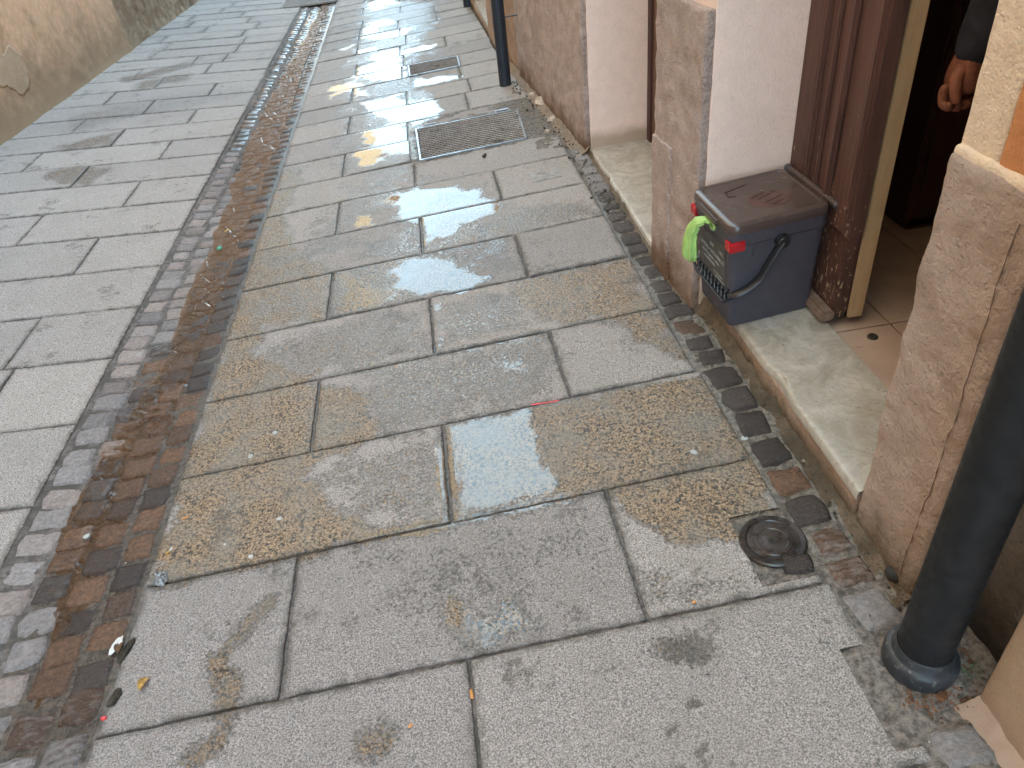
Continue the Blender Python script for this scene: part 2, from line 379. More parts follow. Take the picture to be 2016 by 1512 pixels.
M['meter'] = simple('dusty_iron_cover', (.27, .245, .23), .75, .2, var=.25, vs=40, bump=.4, bs=120)
M['dark'] = simple('pit_dark', (.02, .018, .016), .9)
M['filter'] = simple('cigarette_paper', (.60, .27, .09), .8, .2)
M['white'] = simple('grubby_white_paper', (.55, .53, .50), .6, .3, var=.3, vs=60)
M['gum'] = simple('trodden_gum', (.36, .35, .33), .7, .2, var=.2, vs=80)
M['leaf'] = simple('yellow_dead_leaf', (.36, .20, .05), .55, .3, var=.4, vs=90)
M['brownleaf'] = simple('brown_dead_leaf', (.10, .05, .025), .5, .3, var=.4, vs=90)
M['greenbit'] = simple('teal_scrap', (.05, .26, .17), .4)
M['redbit'] = simple('red_scrap_and_strip', (.60, .05, .05), .4)
M['foil'] = simple('crumpled_film', (.16, .155, .16), .12, .8, var=.5, vs=120)
M['rubble'] = simple('pale_rubble', (.42, .32, .25), .9, .2, var=.3, vs=40, bump=.5)
M['debris'] = simple('dark_debris', (.05, .04, .03), .8, .2, var=.5, vs=60, bump=.6, bs=100)
M['skin'] = simple('skin', (.165, .060, .036), .6, .25, var=.25, vs=45, bump=.5, bs=160, bd=.0015)
M['sweater'] = simple('navy_knit', (.024, .024, .032), .9, .1, bump=.5, bs=300)
M['trousers'] = simple('black_trousers', (.012, .011, .012), .85, .2)
M['shoe'] = simple('black_shoe', (.010, .010, .010), .4, .4)
M['hair'] = simple('dark_hair', (.03, .022, .018), .6)
M['rubber'] = simple('dark_rubber', (.025, .022, .02), .6)
M['ground'] = simple('distant_ground', (.20, .18, .16), .9)
M['tilesroof'] = simple('clay_roof', (.35, .15, .09), .8)
M['shutter'] = simple('green_shutter', (.06, .10, .07), .6)

# ------------------------------------------------------------------ wetness of the street (real damp and puddle outlines, in metres on the paving)
def poly(pxs, left=False): return np.array([G(*p, left=left)[:2] for p in pxs])
def pfield(x, y, P, soft):
    """1 inside polygon, falling to 0 over soft (m) around the outline"""
    out = np.zeros(len(x)); lo = P.min(0) - soft * 2.5; hi = P.max(0) + soft * 2.5
    k = np.where((x > lo[0]) & (x < hi[0]) & (y > lo[1]) & (y < hi[1]))[0]
    if not len(k): return out
    X, Y = x[k], y[k]; d = np.full(len(k), 1e9); ins = np.zeros(len(k), bool)
    for a, b in zip(P, np.roll(P, -1, 0)):
        e = b - a; L = e @ e + 1e-12; t = np.clip(((X - a[0]) * e[0] + (Y - a[1]) * e[1]) / L, 0, 1)
        d = np.minimum(d, np.hypot(X - a[0] - t * e[0], Y - a[1] - t * e[1]))
        c = ((a[1] > Y) != (b[1] > Y)) & (X < (b[0] - a[0]) * (Y - a[1]) / (b[1] - a[1] + 1e-12) + a[0]); ins ^= c
    sd = np.where(ins, d, -d) + fbm(X, Y, 0, 14, 3, 5) * soft * 1.2
    out[k] = sstep(-soft, soft, sd); return out
WETS = [(p, s, w) for p, s, w in [
    ([(300, 1085), (400, 830), (450, 650), (480, 500), (520, 400), (560, 330), (600, 330), (560, 440), (600, 500), (640, 520), (655, 560), (640, 630), (520, 640), (500, 700), (620, 745), (720, 770), (750, 870), (640, 900), (600, 940), (700, 1000), (790, 1040), (700, 1075), (590, 1110), (470, 1140), (300, 1150)], .05, 1.),
    ([(1035, 800), (1375, 733), (1480, 900), (1530, 1000), (1500, 1120), (1440, 1080), (1330, 1070), (1220, 1010), (1185, 960), (1080, 975), (1040, 880)], .04, 1.),
    ([(985, 560), (1238, 507), (1300, 600), (1375, 720), (1290, 700), (1180, 640), (1070, 640), (1020, 600)], .06, .80),
    ([(650, 535), (800, 505), (860, 505), (820, 590), (760, 600), (650, 630)], .05, 1.),
    ([(690, 760), (850, 700), (1075, 650), (1120, 780), (880, 830), (740, 860)], .08, .56),
    ([(850, 600), (1000, 560), (1060, 640), (860, 695)], .06, .58),
    ([(480, 700), (640, 640), (845, 590), (850, 690), (650, 745), (520, 760)], .09, .55),
    ([(580, 950), (730, 870), (890, 840), (895, 1020), (760, 1050), (650, 1000)], .08, .52),
    ([(600, 1095), (900, 1025), (1185, 960), (1260, 1200), (1000, 1270), (900, 1290), (860, 1100), (700, 1090)], .08, .26),
    ([(940, 1220), (870, 1180), (780, 1120), (760, 1200), (830, 1290)], .07, .40),
    ([(430, 1440), (340, 1512), (420, 1500), (470, 1440), (480, 1330), (450, 1300), (500, 1240), (560, 1180), (540, 1150), (480, 1200), (400, 1290)], .03, .75),
    ([(690, 1500), (700, 1450), (760, 1410), (790, 1440), (760, 1512), (700, 1512)], .03, .72),
    ([(1250, 1260), (1330, 1230), (1420, 1290), (1390, 1330), (1320, 1300)], .04, .6),
    ([(1230, 1120), (1340, 1080), (1440, 1110), (1480, 1160), (1280, 1200)], .05, .55),
    ([(960, 430), (1090, 395), (1180, 400), (1190, 425), (1010, 462), (840, 500), (860, 470)], .07, .62),
    ([(1045, 550), (1010, 465), (870, 500), (940, 530)], .06, .55),
    ([(640, 440), (760, 400), (1090, 310), (1115, 303), (820, 366), (990, 350), (950, 390), (760, 385), (700, 450), (640, 500)], .12, .45),
    ([(690, 480), (830, 435), (830, 500), (700, 520)], .08, .6),
    ([(560, 500), (700, 350), (700, 200), (710, 60), (700, 0), (860, 0), (870, 60), (820, 110), (860, 180), (830, 330), (760, 420), (640, 520)], .15, .55),
    ([(640, 330), (660, 200), (700, 0), (800, 0), (850, 100), (820, 330), (700, 360)], .12, .45),
    ([(1290, 1090), (1400, 1095), (1430, 1130), (1330, 1140)], .03, -.6),
    ([(480, 590), (600, 560), (640, 600), (600, 630), (490, 640)], .05, -.35),
]]
LWETS = [([(75, 340), (190, 325), (230, 330), (180, 365), (90, 365)], .06, .6), ([(130, 225), (300, 200), (330, 215), (180, 260), (110, 260)], .1, .45),
         ([(230, 155), (370, 120), (390, 130), (250, 165)], .06, .6), ([(270, 160), (380, 140), (370, 160), (260, 180)], .07, .6), ([(100, 290), (230, 262), (230, 285), (130, 300)], .06, .6), ([(120, 210), (300, 190), (520, 160), (480, 190), (300, 230)], .1, .4)]
POOLS = [
    ([(879, 842), (1010, 812), (1040, 806), (1048, 840), (1062, 880), (1085, 925), (1092, 955), (1000, 985), (895, 1018)], .025, 1.05),
    ([(765, 390), (800, 372), (900, 368), (945, 385), (985, 405), (960, 425), (905, 440), (880, 470), (838, 475), (830, 440), (775, 430), (790, 412)], .035, 1.),
    ([(800, 512), (860, 500), (905, 520), (940, 540), (975, 558), (900, 576), (840, 585), (790, 570), (770, 540)], .04, .95),
    ([(655, 545), (680, 535), (760, 560), (800, 590), (770, 600), (660, 625)], .04, .55),
    ([(716, 68), (728, 45), (765, 38), (776, 46), (742, 52), (738, 63), (785, 64), (788, 57), (806, 59), (795, 70), (755, 77), (728, 75)], .03, 1.1),
    ([(705, 202), (740, 195), (780, 188), (800, 205), (850, 194), (862, 228), (828, 240), (780, 241), (745, 225)], .04, 1.1),
    ([(718, 258), (790, 245), (806, 250), (810, 300), (770, 306), (735, 330), (705, 325), (700, 308), (720, 290)], .04, .95),
    ([(698, 152), (710, 130), (785, 115), (794, 135), (792, 155), (745, 162), (735, 155)], .04, 1.1),
    ([(728, 118), (735, 104), (788, 94), (792, 108), (770, 120)], .04, 1.05),
    ([(793, 110), (795, 96), (860, 87), (850, 96), (820, 104)], .04, .95),
    ([(698, 190), (695, 178), (728, 174), (732, 190)], .04, .8),
    ([(640, 172), (700, 158), (720, 165), (715, 180), (650, 185)], .05, .62),
    ([(672, 96), (700, 85), (697, 92), (675, 100)], .03, .8), ([(705, 100), (738, 92), (742, 102), (712, 104)], .03, .9),
    ([(740, 20), (725, 14), (748, 10), (752, 18)], .04, 1.), ([(722, 8), (740, 0), (770, 0), (785, 6), (770, 9)], .04, 1.),
    ([(878, 1190), (930, 1172), (1000, 1190), (1045, 1215), (1062, 1240), (985, 1265), (900, 1285), (880, 1262)], .035, .66),
    ([(858, 1062), (920, 1058), (920, 1100), (850, 1108)], .03, .60),
    ([(680, 1062), (890, 1012), (1130, 965), (1130, 985), (980, 1025), (900, 1040), (760, 1065)], .02, .72),
    ([(852, 850), (872, 845), (890, 1015), (866, 1018)], .015, .72),
    ([(700, 260), (770, 240), (800, 245), (720, 262)], .05, .7),
    ([(500, 590), (600, 560), (640, 590), (600, 630), (520, 635)], .07, .42),
    ([(690, 425), (735, 420), (738, 445), (700, 452)], .03, .7),
    ([(855, 600), (870, 593), (880, 680), (858, 690)], .03, .62), ([(940, 675), (1060, 650), (1070, 656), (980, 680), (870, 695), (880, 685)], .025, .62),
    ([(968, 710), (1040, 700), (1035, 730), (985, 735)], .03, .62), ([(800, 800), (850, 790), (840, 830), (790, 840)], .04, .55),
    ([(700, 720), (850, 697), (1070, 650), (1090, 665), (860, 710), (730, 735)], .03, .5),
    ([(740, 860), (870, 828), (1120, 777), (1100, 790), (880, 840), (780, 862)], .03, .55),
    ([(810, 158), (880, 148), (905, 150), (860, 165), (820, 168)], .04, .85),
    ([(620, 190), (690, 180), (650, 197)], .04, .6), ([(930, 470), (1000, 455), (1030, 545), (980, 540)], .05, .45),
    ([(780, 430), (828, 440), (830, 500), (740, 520), (760, 480)], .05, .4),
]
POOLS += [
    ([(690, 345), (830, 335), (1040, 390), (1050, 470), (1000, 555), (860, 600), (700, 560), (680, 430)], .20, .37),
    ([(640, 185), (700, 40), (860, 40), (870, 190), (820, 330), (680, 340)], .20, .38),
    ([(660, 700), (1075, 655), (1115, 775), (780, 850), (700, 800)], .10, .38),
    ([(600, 1090), (900, 1020), (1180, 965), (1215, 1080), (1080, 1180), (900, 1290), (720, 1180)], .10, .31),
    ([(560, 950), (860, 845), (885, 1015), (700, 1045)], .08, .35), ([(860, 600), (1080, 580), (1060, 640), (870, 690)], .06, .37), ([(500, 700), (840, 600), (850, 690), (640, 745)], .08, .35)]
STAINS = [([(1250, 1255), (1340, 1235), (1400, 1275), (1385, 1310), (1290, 1290)], .05, .55), ([(1360, 1370), (1380, 1370), (1385, 1390), (1362, 1392)], .015, .8), ([(1300, 1430), (1330, 1425), (1335, 1450), (1305, 1455)], .02, .75),
          ([(990, 1400), (1080, 1360), (1110, 1390), (1090, 1450), (1010, 1460)], .05, .40), ([(1180, 1310), (1240, 1300), (1230, 1330), (1190, 1335)], .03, .55), ([(1430, 1300), (1445, 1310), (1440, 1340), (1425, 1330)], .02, .5),
          ([(1370, 1460), (1400, 1450), (1405, 1480), (1380, 1490)], .02, .6), ([(1600, 1265), (1650, 1255), (1655, 1275), (1610, 1285)], .015, .35), ([(375, 1280), (395, 1275), (392, 1292), (375, 1292)], .01, .7), ([(1000, 560), (1040, 560), (1030, 620)], .03, .2)]
def wet_fields(x, y):
    wet = np.zeros(len(x)); neg = np.zeros(len(x)); pool = np.zeros(len(x)); st = np.zeros(len(x))
    for P, s, w in WETS:
        f = pfield(x, y, poly(P), s) * abs(w)
        if w > 0: wet = np.maximum(wet, f)
        else: neg = np.maximum(neg, f)
    for P, s, w in LWETS: wet = np.maximum(wet, pfield(x, y, poly(P, True), s) * w)
    for P, s, w in POOLS: pool = np.maximum(pool, pfield(x, y, poly(P), s * 1.5) * w)
    for P, s, w in STAINS: st = np.maximum(st, pfield(x, y, poly(P), s) * w)
    wet = np.clip(wet - neg, 0, 1); wet = np.maximum(wet, np.clip(pool * 1.3, 0, 1))
    return wet, pool, st
def set_fields(o):
    n = len(o.data.vertices); co = np.empty(n * 3, np.float32); o.data.vertices.foreach_get('co', co); co = co.reshape(-1, 3)
    w, p, s = wet_fields(co[:, 0].astype(float), co[:, 1].astype(float))
    for k, a in (('wet', w), ('pool', p), ('stain', s)):
        at = o.data.attributes.get(k) or o.data.attributes.new(k, 'FLOAT', 'POINT'); at.data.foreach_set('value', a.astype(np.float32))

# ------------------------------------------------------------------ slabs
def slab(acc, x0, x1, y0, y1, holes=(), gap=.0042):
    x0 += gap; x1 -= gap; y0 += gap; y1 -= gap
    if x1 - x0 < .03 or y1 - y0 < .03: return
    ym = (y0 + y1) / 2; step = .0125 if ym < 4.2 else (.02 if ym < 7.5 else (.05 if ym < 13 else .2))
    e = .006
    def ax(a, b, cuts):
        n = max(2, int((b - a) / step)); m = np.linspace(a + e, b - e, n)
        m = np.unique(np.concatenate([m, [c for c in cuts if a + e < c < b - e]]))
        return np.concatenate([[a, a, a + e * .35], m, [b - e * .35, b, b]])
    hx = [c for h in holes for c in h[:2]]; hy = [c for h in holes for c in h[2:]]
    xs, ys = ax(x0, x1, hx), ax(y0, y1, hy); nx, ny = len(xs), len(ys)
    X, Y = np.meshgrid(xs, ys, indexing='ij'); off = rng.normal(0, .0014); tx, ty = rng.normal(0, .0030, 2)
    I, J = np.meshgrid(np.arange(nx), np.arange(ny), indexing='ij'); ring = np.minimum(np.minimum(I, nx - 1 - I), np.minimum(J, ny - 1 - J))
    Z = zg(X) + off + tx * (X - X.mean()) + ty * (Y - Y.mean()) + fbm(X, Y, 0, 7, 3, 9) * .0016
    Z = Z - np.where(ring <= 1, .0035, np.where(ring == 2, .0010, 0)); Z = np.where(ring == 0, Z - .013, Z)
    j = fbm(X, Y, 0, 55, 3, 21) * .0035; j2 = fbm(X, Y, 0, 55, 3, 33) * .0035
    X = X + np.where(ring <= 2, j, 0); Y = Y + np.where(ring <= 2, j2, 0)
    F = grid_faces(nx, ny)
    if holes:
        Vx, Vy = X.ravel(), Y.ravel(); cx = Vx[F].mean(1); cy = Vy[F].mean(1); keep = np.ones(len(F), bool)
        for h in holes: keep &= ~((cx > h[0]) & (cx < h[1]) & (cy > h[2]) & (cy < h[3]))
        F = F[keep]
    ed = np.minimum(np.minimum(X - x0, x1 - X), np.minimum(Y - y0, y1 - Y)); ed = np.clip(1 - (ed + fbm(X, Y, 0, 20, 3, 44) * .012) / .016, 0, 1).ravel()
    t_ = rng.uniform(.35, 1.) if x1 < GL + .01 else rng.uniform(0, .8)
    acc.add(np.stack([X, Y, Z], -1), F, tone=.25 if (x0 > -.2 and y0 < .7) else t_, edge=ed)
RY = [-1.07, -.665, -.26, .15, .553, .955, 1.367, 1.779, 2.167, 2.571, 2.967, 3.360, 3.760, 4.130, 4.505, 4.875, 5.260, 5.605, 5.985, 6.355]
while RY[-1] < 34: RY.append(RY[-1] + .378)
LY = [-1.07, -.665, -.26, .15, .553, .955, 1.362, 1.768, 2.165, 2.575, 2.974, 3.369, 3.775, 4.170, 4.565, 4.935, 5.305, 5.682, 6.040, 6.415]
while LY[-1] < 34: LY.append(LY[-1] + .378)
RJ = [(809, 300), (803.5, 258), (934, 1400), (569, 1230), (1231, 1083), (880, 930), (620, 820), (1102, 715), (851, 643), (649, 585), (1028, 505), (830, 465), (665, 431), (980, 364), (816.5, 343), (677, 325),
      (687, 247), (920, 201), (801, 194), (693, 188), (703, 102), (708, 69), (784, 42), (788, 70), (795, 120), (855, 16), (862, 39), (876, 78), (714, 45), (792, 145), (905, 140)]
LJ = [(42, 678), (169, 503), (58, 453), (258, 383), (157, 348), (324, 297), (66, 317), (232, 271), (153, 250), (376, 232), (289, 215), (213, 196), (415, 180), (263, 153), (376, 127), (440, 118), (300, 110), (330, 90), (480, 80), (400, 62), (370, 42), (510, 45), (480, 25), (560, 12)]
def joints(J, YS, left):
    out = {}
    for p in J:
        w = G(*p, left=left); k = int(np.searchsorted(YS, w[1])) - 1; out.setdefault(k, []).append(float(w[0]))
    return out
def wallx(y):   # x of the right-hand wall foot
    return float(np.interp(y, [-8, 1.12, 1.98, 2.10, 2.5, 3.72, 5.75, 7, 8.1, 12, 34], [.83, .83, .815, .79, .765, .735, .60, .57, .53, .50, .2]))
def leftx(y): return -3.03 + .036 * (y - 5.577)
A = Acc(); JR = joints(RJ, RY, False)
MAN = (.556, .71, .975, 1.185); NOTCH = (.642, .72, .583, .795)
for k in range(len(RY) - 1):
    y0, y1 = RY[k], RY[k + 1]; ym = (y0 + y1) / 2
    xe = .700 if ym < 1.1 else (.69 if ym < 1.9 else (.676 if ym < 2.6 else (.668 if ym < 4 else wallx(ym) - .02)))
    if ym > 5: xe = wallx(ym) + .0
    if 4.1 < ym < 4.9: xe = .50
    vs = sorted(v for v in JR.get(k, []) if GR + .06 < v < xe - .06)
    if ym > 8 or (k < 4):
        vs = vs if vs else [-.60 + (k % 2) * .42]
        while xe - vs[-1] > .75: vs.append(vs[-1] + .5 + .2 * ((k * 7) % 3) / 2)
    elif ym > 5 and len(vs) == 1:
        vs.append(vs[0] + .45 if xe - vs[0] > vs[0] - GR else vs[0] - .4); vs.sort()
    xs = [GR + .004 + rng.normal(0, .002)] + [v for v in vs if v < xe - .05] + [xe]
    for a, b in zip(xs, xs[1:]):
        h = []
        if abs(ym - 1.16) < .1 and b > .6: h = [MAN]
        if abs(ym - .75) < .1 and b > .6: h = [NOTCH]
        if 4.12 < ym < 4.9:
            if b > 0.2:
                if abs(ym - 4.69) < .1: slab(A, -.168, .40, 4.705, y1)
                continue
        if 5.985 <= ym < 6.4 and a < .2 and b > -.1: h = [(-.15, .262, 5.975, 6.325)]
        slab(A, a, b, y0, y1, h)
pav = A.build('pavement', M['paving']); set_fields(pav); tag(pav, kind='structure')
A = Acc(); JL = joints(LJ, LY, True)
for k in range(len(LY) - 1):
    y0, y1 = LY[k], LY[k + 1]; ym = (y0 + y1) / 2; xl = leftx(ym) - .05
    vs = sorted(v for v in JL.get(k, []) if xl + .1 < v < GL - .1)
    if not vs: vs = [GL - (.45 if k % 2 else .85) - .2 * rng.uniform() - (.25 if ym < 2.6 else 0) - (.5 if ym < 2.2 else 0)]
    while vs[0] - xl > 1.0: vs.insert(0, vs[0] - .62 - .25 * rng.uniform())
    while GL - vs[-1] > 1.0: vs.append(vs[-1] + .62 + .2 * rng.uniform())
    xs = [xl] + vs + [GL - .004]
    for a, b in zip(xs, xs[1:]): slab(A, a, b, y0, y1)
o = A.build('street_paving', M['paving']); set_fields(o); tag(o, kind='structure')
o = None

bm = bmesh.new(); _c = [G(*p) for p in [(1048, 546), (1075, 528), (1100, 515), (1118, 505), (1128, 497), (1142, 483), (1158, 474), (1170, 463), (1182, 455), (1198, 443)]]
add_tube(bm, [Vector(p) + Vector((0, 0, .0005)) for p in _c], .0022, 5, flat=.4); tag(bm_obj('paving_crack', bm, M['dark'], None, True), kind='structure')
# joint bed under the slabs, and the ragged mortar along the wall foot
xs = np.concatenate([np.arange(-3.4, -1.45, .06), np.arange(-1.45, .5, .02), np.arange(.5, .96, .0075)]); ys = np.concatenate([np.arange(-1.2, 0, .05), np.arange(0, 6.4, .0125), np.arange(6.4, 13, .05), np.arange(13, 34, .3)])
X, Y = np.meshgrid(xs, ys, indexing='ij')
kerb = sstep(.66, .70, X) * (Y < 3.9) + sstep(.5, .53, X) * ((Y > 3.9) & (Y < 5.6)) + ((X > -.17) & (Y > 4.08) & (Y < 4.90)) * 1. + ((X > .55) & (X < .72) & (Y > .97) & (Y < 1.19)) + ((X > .64) & (X < .72) & (Y > .58) & (Y < .80))
kerb = np.clip(kerb, 0, 1); gut = ((X > GL) & (X < GR)) * 1.
inner = ((X > GL + .02) & (X < GR - .02)) * 1.
Z = zg(X) - .0085 + inner * .0005 + fbm(X, Y, 0, 40, 3, 3) * .0022
Z = Z + kerb * (.006 + fbm(X, Y, 0, 22, 4, 8) * .008)
Z = Z - .03 * (((X > -.12) & (X < .50) & (Y > 4.12) & (Y < 4.67)) | ((X > -.13) & (X < .25) & (Y > 5.99) & (Y < 6.31)) | (np.hypot(X - .628, Y - 1.092) < .065))
Z = Z + sstep(.78, .86, X) * (Y < 2) * .01 - ((Z > zg(X) - .001) & (X < .66) & (Y < 3)) * .004
V = np.stack([X, Y, Z], -1).reshape(-1, 3)
o = mesh_np('mortar_bed', V, grid_faces(len(xs), len(ys)), M['mortar'], None, {'kerb': kerb.ravel()}); set_fields(o)
n = len(o.data.vertices); w = np.empty(n, np.float32); o.data.attributes['wet'].data.foreach_get('value', w)
x_, y_ = V[:, 0], V[:, 1]; w = np.maximum(w, ((x_ > -1.25) & (x_ < GR + .01)) * .8 * (y_ > .9)); w = np.maximum(w, sstep(.64, .68, x_) * (sstep(.85, 1.1, y_) - sstep(2.9, 3.4, y_)) * .8)
o.data.attributes['wet'].data.foreach_set('value', w.astype(np.float32)); tag(o, kind='structure')

# ------------------------------------------------------------------ cobbles
def cobble(acc, cx, cy, sx, sy, rot, h, n, wet, pool, hue, val, seed, dome=.005, zf=None):
    u = np.linspace(-1, 1, n); U, Vv = np.meshgrid(u, u, indexing='ij')
    I, J = np.meshgrid(np.arange(n), np.arange(n), indexing='ij'); ring = np.minimum(np.minimum(I, n - 1 - I), np.minimum(J, n - 1 - J))
    r = np.maximum(np.abs(U), np.abs(Vv)); k = 1 - .10 * (np.abs(U) * np.abs(Vv)) ** 2
    px, py = U * sx / 2 * k, Vv * sy / 2 * k
    px = px + fbm(px, py, seed * .37, 22, 2, seed) * .012 * r; py = py + fbm(px, py, seed * .53 + 9, 22, 2, seed + 5) * .012 * r
    z = h + dome * (1 - r ** 4) + fbm(px, py, seed * .71, 26, 4, seed + 2) * .0085 - np.where(ring == 0, .022, 0) - np.where(ring == 1, .002, 0)
    # outer ring drops straight down
    s = np.where(ring == 0, 1.0, 1.0)
    px, py = px * s, py * s
    X = cx + px * math.cos(rot) - py * math.sin(rot); Y = cy + px * math.sin(rot) + py * math.cos(rot)
    Z = (zf or zg)(X) + z
    acc.add(np.stack([X, Y, Z], -1), grid_faces(n, n), wet=wet, pool=pool, hue=hue, val=val)
A = Acc(); row = 0
def stream_edges(y):   # left edge and right edge of the running water
    l = float(np.interp(y, [.6, 1.0, 1.3, 1.7, 2.0, 2.4, 3.0, 3.6, 4.2, 5, 6, 7, 8, 9, 10.5, 12], [-1.10, -1.16, -1.20, -1.26, -1.25, -1.21, -1.20, -1.20, -1.20, -1.24, -1.27, -1.20, -1.20, -1.16, -1.14, -1.2]))
    r = float(np.interp(y, [.6, 2.8, 3.6, 4.2, 5, 6, 7, 8, 9, 10.5, 12], [-.965, -.962, -.975, -.99, -1.02, -1.05, -1.07, -1.06, -1.06, -1.03, -1.0]))
    return l, r
y = -.6
while y < 20:
    py = .098 if y < 9 else .1; cols = 4; x = GL + .006
    ws = rng.uniform(.85, 1.15, cols); ws = ws / ws.sum() * (GR - GL - .012)
    for c in range(cols):
        cx = x + ws[c] / 2; x += ws[c]; cy = y + py / 2 + rng.normal(0, .008) + (.02 if c % 2 else 0)
        l, r = stream_edges(cy + fbm(cx, cy, 0, 6, 2, 4) * .3)
        l2 = l + fbm(cx * 3, cy * 1.7, 0, 2, 2, 77) * .10
        if cy > .95: wet = float(np.clip(sstep(l2 - .06, l2 + .02, cx), 0, 1)) * .9
        else: wet = .6 * float(sstep(.35, .95, cy)) * float(sstep(-1.3, -1.12, cx))
        pool = .38 * wet + (.22 if (cy > 1.1 and l2 - .10 < cx < l2 + .02) else 0)
        if cy > 5 and cx < l + .02 and cx > GL + .05: wet = max(wet, .75); pool = .62
        nn = 11 if cy < 3.3 else (7 if cy < 6 else 5)
        cobble(A, cx, cy, ws[c] + .004, py + .003 + rng.normal(0, .003), rng.normal(0, .05), -.004 + rng.normal(0, .0022), nn, wet * (1 if cy > 1.05 else .65), pool, rng.uniform() * (1 if cy > 1.1 else .62), rng.uniform(), int(rng.integers(1, 900)), dome=.003)
    y += py; row += 1
gut_o = A.build('cobble_gutter', M['cobble']); tag(gut_o, kind='structure')
# single course of setts between the slabs and the wall foot
A = Acc(); y = -.8; 
while y < 3.75:
    L = rng.uniform(.085, .125); ym = y + L / 2
    if .60 < ym < .86 : y += L; continue
    hw = .10 if ym < 2.2 else .085
    xc = (.70 if ym < 1.1 else .69 if ym < 1.9 else .678 if ym < 2.6 else .672) + .004 + hw / 2
    wet = .95 if 1.1 < ym < 2.9 else (.6 if .9 < ym < 3.2 else .15)
    hue = .9 if (1.16 < ym < 1.36 or 1.93 < ym < 2.02) else rng.uniform(0, .35)
    if .87 < ym < 1.12: hue = .55; wet = .55
    cobble(A, xc, ym, hw + rng.uniform(-.004, .01), L - .003, rng.normal(0, .05), .000 + rng.normal(0, .002), 11, wet, .35 if wet > .9 else .1, hue, rng.uniform(0, .8), int(rng.integers(1, 900)), dome=.006)
    if wet < .5 and ym < .6: cobble(A, xc + .11, ym + .03, .07, L - .02, .1, -.002, 9, .1, 0, .2, .9, int(rng.integers(1, 900)))
    y += L
cobble(A, .655, 1.015, .075, .055, -.2, .006, 11, .9, .2, .2, .3, 41, dome=.005)
o = A.build('kerb_setts', M['cobble']); tag(o, kind='structure')

# running water
ys = np.arange(.98, 11.2, .02); nu = 15; rows = []
for y in ys:
    l, r = stream_edges(y); t = sstep(.98, 1.6, y)
    l += fbm(y, 0, 0, 3.1, 3, 61) * .05; r += fbm(y, 3, 0, 6, 3, 62) * .012
    x = np.linspace(l + (1 - t) * .05, r, nu); lvl = np.interp(y, [.98, 1.6, 2.0, 2.6, 3.4, 5, 11], [-.0220, -.0205, -.0180, -.0150, -.0115, -.011, -.011])
    z = lvl + fbm(x, y, 0, 30, 2, 15) * .0012; rows.append(np.stack([x, np.full(nu, y), z], -1))
o = mesh_np('water', np.array(rows).reshape(-1, 3), grid_faces(len(ys), nu)[:, ::-1], M['water']); tag(o, kind='structure')

# everything far: one sheet to the horizon
gv = []; xs = [-400, -60, -6, -3.45, -3.44, -.9, .99, 1.0, 3, 60, 400]; ys = [-400, -60, -1.3, -1.2, 5, 20, 60, 400]
X, Y = np.meshgrid(xs, ys, indexing='ij'); o = mesh_np('ground', np.stack([X, Y, np.full(X.shape, -.06)], -1).reshape(-1, 3), grid_faces(len(xs), len(ys)), M['ground']); tag(o, kind='structure')

# ------------------------------------------------------------------ right-hand house (near): plinths, reveals, doors, steps
H1 = thing('house', 'pink and orange rendered house with two door recesses and a rough plinth', 'house', (0, 0, 0))
JY = 2.11
# pier between the two doors
rough_box('pier', (.797, JY, 0), (1.12, 2.50, 7.0), M['cream'], H1, .05, .001, .004, shear=-.07, freq=8)
rough_box('plinth', (.770, JY + .004, .05), (.80, 2.497, 1.05), M['rough'], H1, .012, .0035, .008, shear=-.07, seed=3)
# stretch beyond the far door
rough_box('pier', (.770, 3.70, 0), (1.12, 5.75, 7.0), M['cream'], H1, .06, .001, .004, shear=-.073, freq=8)
rough_box('plinth', (.742, 3.706, .05), (.772, 5.33, 1.15), M['rough'], H1, .015, .004, .008, shear=-.073, seed=4)
rough_box('plinth', (.636, 5.332, .05), (.655, 5.745, 1.15), M['riser'], H1, .04, .001, .006, shear=-.073, seed=4)
# lintel walls above the doors
for a, b in ((1.09, JY + .01), (2.49, 3.71)): box_obj('lintel', (.84, a, 2.35), (1.12, b, 7.0), M['cream'], H1)
# near pier: rough plinth, cream band and orange face above
rough_box('plinth', (.826, .862, .05), (1.10, 1.10, 1.004), M['roughC'], H1, .009, .0048, .014, seed=9, freq=14)
rough_box('wall', (.840, 1.003, .98), (1.10, 1.098, 7.0), M['creamF'], H1, .012, .0012, .006, seed=5)
rough_box('wall', (.840, -6., .98), (1.10, 1.002, 7.0), M['orange'], H1, .04, .0010, .004, seed=6)
rough_box('ledge', (.831, .64, .990), (.860, 1.096, 1.014), M['creamF'], H1, .008, .003, .008, seed=8)
# recess behind the down pipe
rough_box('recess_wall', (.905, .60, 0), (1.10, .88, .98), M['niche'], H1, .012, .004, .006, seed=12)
rough_box('panel', (.828, -6., 0), (1.10, .640, .98), M['tan'], H1, .03, .0006, .006, seed=13)
